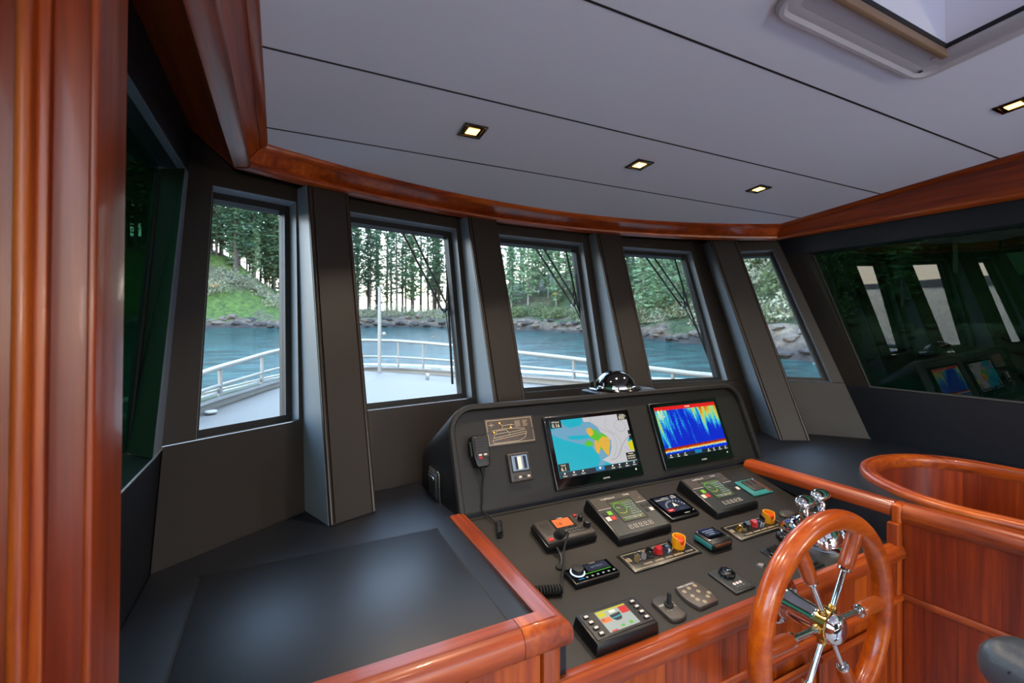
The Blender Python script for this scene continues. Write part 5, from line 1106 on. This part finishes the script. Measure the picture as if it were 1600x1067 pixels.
pbr('bark', '#4a3f38', .9, var=.3, vscale=2); pbr('bark_pale', '#7a7268', .9, var=.25, vscale=2); pbr('rock', '#5a4f43', .9, bump=1, bscale=6, var=.6, vscale=4); pbr('rock_dark', '#2e2823', .85, bump=1, bscale=6, var=.6, vscale=4)
def conifer(name, seed, H, bare, spread, nb, mat, bark, sparse=1.0):
    rnd = random.Random(seed); root = thing(name, 'x', 'tree')
    t = MB(); t.tube([(0, 0, -1), (rnd.uniform(-.2, .2), rnd.uniform(-.2, .2), H*.5), (0, 0, H)], [H*.013, H*.009, .03], 6); t.build('trunk', bark, root)
    vs, fs_ = [], []
    for k in range(nb):
        h = bare+(H-bare)*(k+rnd.random())/nb; f = 1-(h-bare)/(H-bare)
        Lb = spread*(.22+.78*f**.8)*rnd.uniform(.6, 1.15)*(1 if h > bare+.12*(H-bare) else rnd.uniform(.4, 1)); a = rnd.uniform(0, 2*math.pi); dx, dy = math.cos(a), math.sin(a)
        dr_ = rnd.uniform(-.35, .1); n = int(10*sparse)+4
        for q_ in range(n):
            s = (q_+rnd.random())/n*Lb; w_ = rnd.uniform(.4, .95)*(.6+.4*(1-s/Lb)); c = Vector((dx*s, dy*s, h+dr_*s-.06*s*s/max(Lb, 1)))
            side = Vector((-dy, dx, 0))*rnd.uniform(-1, 1)*w_*1.3
            p = c+side; i0 = len(vs)
            for _ in range(3): vs.append(p+Vector((rnd.uniform(-w_, w_), rnd.uniform(-w_, w_), rnd.uniform(-w_*.55, w_*.35))))
            fs_.append((i0, i0+1, i0+2))
    me = bpy.data.meshes.new('foliage'); me.from_pydata(vs, [], fs_); me.materials.append(M_[mat]); o = bpy.data.objects.new('foliage', me); COL.objects.link(o); o.parent = root
    return root
def shrub(name, seed, w, h, n, mat, size):
    rnd = random.Random(seed); root = thing(name, 'x', 'shrub'); vs, fs_ = [], []
    for k in range(n):
        a, b_, r = rnd.uniform(0, 6.283), rnd.random(), rnd.random()**.4; p = Vector((w*r*math.cos(a)*math.sqrt(1-b_*b_*.8), w*r*math.sin(a)*math.sqrt(1-b_*b_*.8), h*b_*r+.1)); i0 = len(vs)
        for _ in range(3): vs.append(p+Vector((rnd.uniform(-size, size), rnd.uniform(-size, size), rnd.uniform(-size, size))))
        fs_.append((i0, i0+1, i0+2))
    me = bpy.data.meshes.new('foliage'); me.from_pydata(vs, [], fs_); me.materials.append(M_[mat]); o = bpy.data.objects.new('foliage', me); COL.objects.link(o); o.parent = root
    st = MB()
    for k in range(5): a = rnd.uniform(0, 6.28); st.tube([(0, 0, -.4), (w*.3*math.cos(a), w*.3*math.sin(a), h*.6)], [.06, .02], 5)
    st.build('stems', 'bark_pale', root); return root
protos = {'dark': [conifer('conifer', 11+k, 24+2*k, 2.5+1.6*(k % 3), 4.6+.3*k, 170, 'needles', 'bark') for k in range(4)],
          'pale': [conifer('conifer', 31+k, 17+2*k, 1.5+k, 3.6, 110, 'needles_pale', 'bark_pale') for k in range(3)],
          'bare': [conifer('conifer', 51+k, 25+2*k, 6+1.5*k, 3.9, 110, 'needles', 'bark', .8) for k in range(3)],
          'bush': [shrub('shrub', 71+k, 2.2, 2.4+.5*k, 420, 'shrub_leaf', .30) for k in range(2)],
          'twig': [shrub('shrub', 81+k, 2.4, 3.0+.6*k, 460, 'twigs', .26) for k in range(2)]}
used = set(); rnd = random.Random(5)
def where(az):
    if az < -12: return 'left of the front windows'
    x = 800+720*math.tan(R(az)-YAW) if abs(az-26.57) < 80 else 9999
    for a, t in ((490, 'seen through the leftmost front window'), (745, 'seen through the second front window'), (955, 'seen through the middle front window'), (1130, 'seen through the fourth front window'), (1300, 'seen through the narrow right front window')):
        if x < a: return t
    return 'beyond the tinted starboard window'
KD = {'dark': 'tall dark green conifer on the shore', 'pale': 'pale green bushy conifer on the shore', 'bare': 'slender conifer with a long bare trunk', 'bush': 'round green shrub above the rocks', 'twig': 'pale leafless shrub above the rocks'}
def plant(kind, az, d_, scl=1.0):
    src = rnd.choice(protos[kind]); o = src if src not in used else copy_tree(src); used.add(src)
    x, y, z = land_z(az, d_); p = BOW @ Vector((x, y, WZ+z-.2)); o.location = p; o.rotation_euler = (0, 0, rnd.uniform(0, 6.28)); s = scl*rnd.uniform(.85, 1.18); o.scale = (s, s, s)
    lab = KD[kind]+', '+where(az); tag(o, lab, 'shrub' if kind in ('bush', 'twig') else 'tree', ('shrubs' if kind in ('bush', 'twig') else 'conifers')+' on the shore, '+lab)
for kind, a0, a1, d0, d1, n, s in (('dark', -30, 3, 18, 48, 56, 1.0), ('bare', -14, 3, 14, 30, 8, .95), ('bare', 3, 23, 16, 40, 14, 1.0), ('dark', 3, 22, 18, 46, 20, .95), ('pale', -12, 3, 16, 26, 8, .7), ('pale', -14, 3, 28, 46, 26, 1.05), ('dark', 22, 66, 18, 55, 40, .9), ('pale', 23, 60, 7, 24, 40, .85), ('dark', 66, 120, 14, 34, 22, .8), ('pale', 60, 110, 7, 14, 12, .7), ('pale', 52, 68, 12, 28, 16, .7)):
    for k in range(n): plant(kind, a0+(a1-a0)*(k+rnd.random())/n, rnd.uniform(d0, d1), s)
for kind, a0, a1, d0, d1, n, s in (('twig', -8, 3, 9, 18, 12, .9), ('twig', 3, 24, 5, 12, 26, .8), ('bush', 3, 24, 7, 12, 8, .7), ('twig', 34, 62, 5, 11, 22, .8), ('bush', 24, 62, 5, 12, 24, .9), ('bush', 62, 110, 5, 9, 10, .7), ('bush', 52, 68, 10, 22, 14, 1.1), ('twig', 50, 66, 8, 20, 14, 1.1)):
    for k in range(n): plant(kind, a0+(a1-a0)*(k+rnd.random())/n, rnd.uniform(d0, d1), s)
rp = []
for k in range(3):
    b = bmesh.new(); bmesh.ops.create_icosphere(b, subdivisions=2, radius=1)
    for v in b.verts: v.co *= 1+.45*noise.noise(v.co*1.3+Vector((k*7, 0, 0))); v.co.z *= .62
    rp.append(MB().add(b).build('rock', 'rock_dark' if k == 0 else 'rock', None, ang=25))
ru = set()
for k in range(190):
    az = -12+90*(k+rnd.random())/190; d_ = rnd.uniform(.3, 4.2); src = rp[0] if d_ < 1.6 else rnd.choice(rp); o = src if src not in ru else copy_tree(src); ru.add(src)
    x, y, z = land_z(az, d_); o.location = BOW @ Vector((x, y, WZ+z)); s = rnd.uniform(.3, .9)*(1.0 if az < 45 else .7); o.scale = (s*1.3, s*1.1, s); o.rotation_euler = (0, 0, rnd.uniform(0, 6.28))
    lab = ('dark wet rock at the waterline, ' if src is rp[0] else 'grey boulder on the shore, ')+where(az); tag(o, lab, 'rock', 'rocks along the shore, '+lab)
# low far land across the open water to port
vs, fsx = grid(60, 4, lambda a, b_: BOW @ Vector(((900+60*b_)*math.sin(R(-150+95*a)), (900+60*b_)*math.cos(R(-150+95*a)), WZ+[0, 12, 18, 22, 0][round(b_*4)]*(.55+.45*noise.noise(Vector((a*7, 0, 2)))) )))
pbr('far_land', '#5a4e42', .9)
single('far_shore', MB().mesh(vs, fsx), 'far_land', 'low distant hills across the open water to port', 'hills', kind='structure')
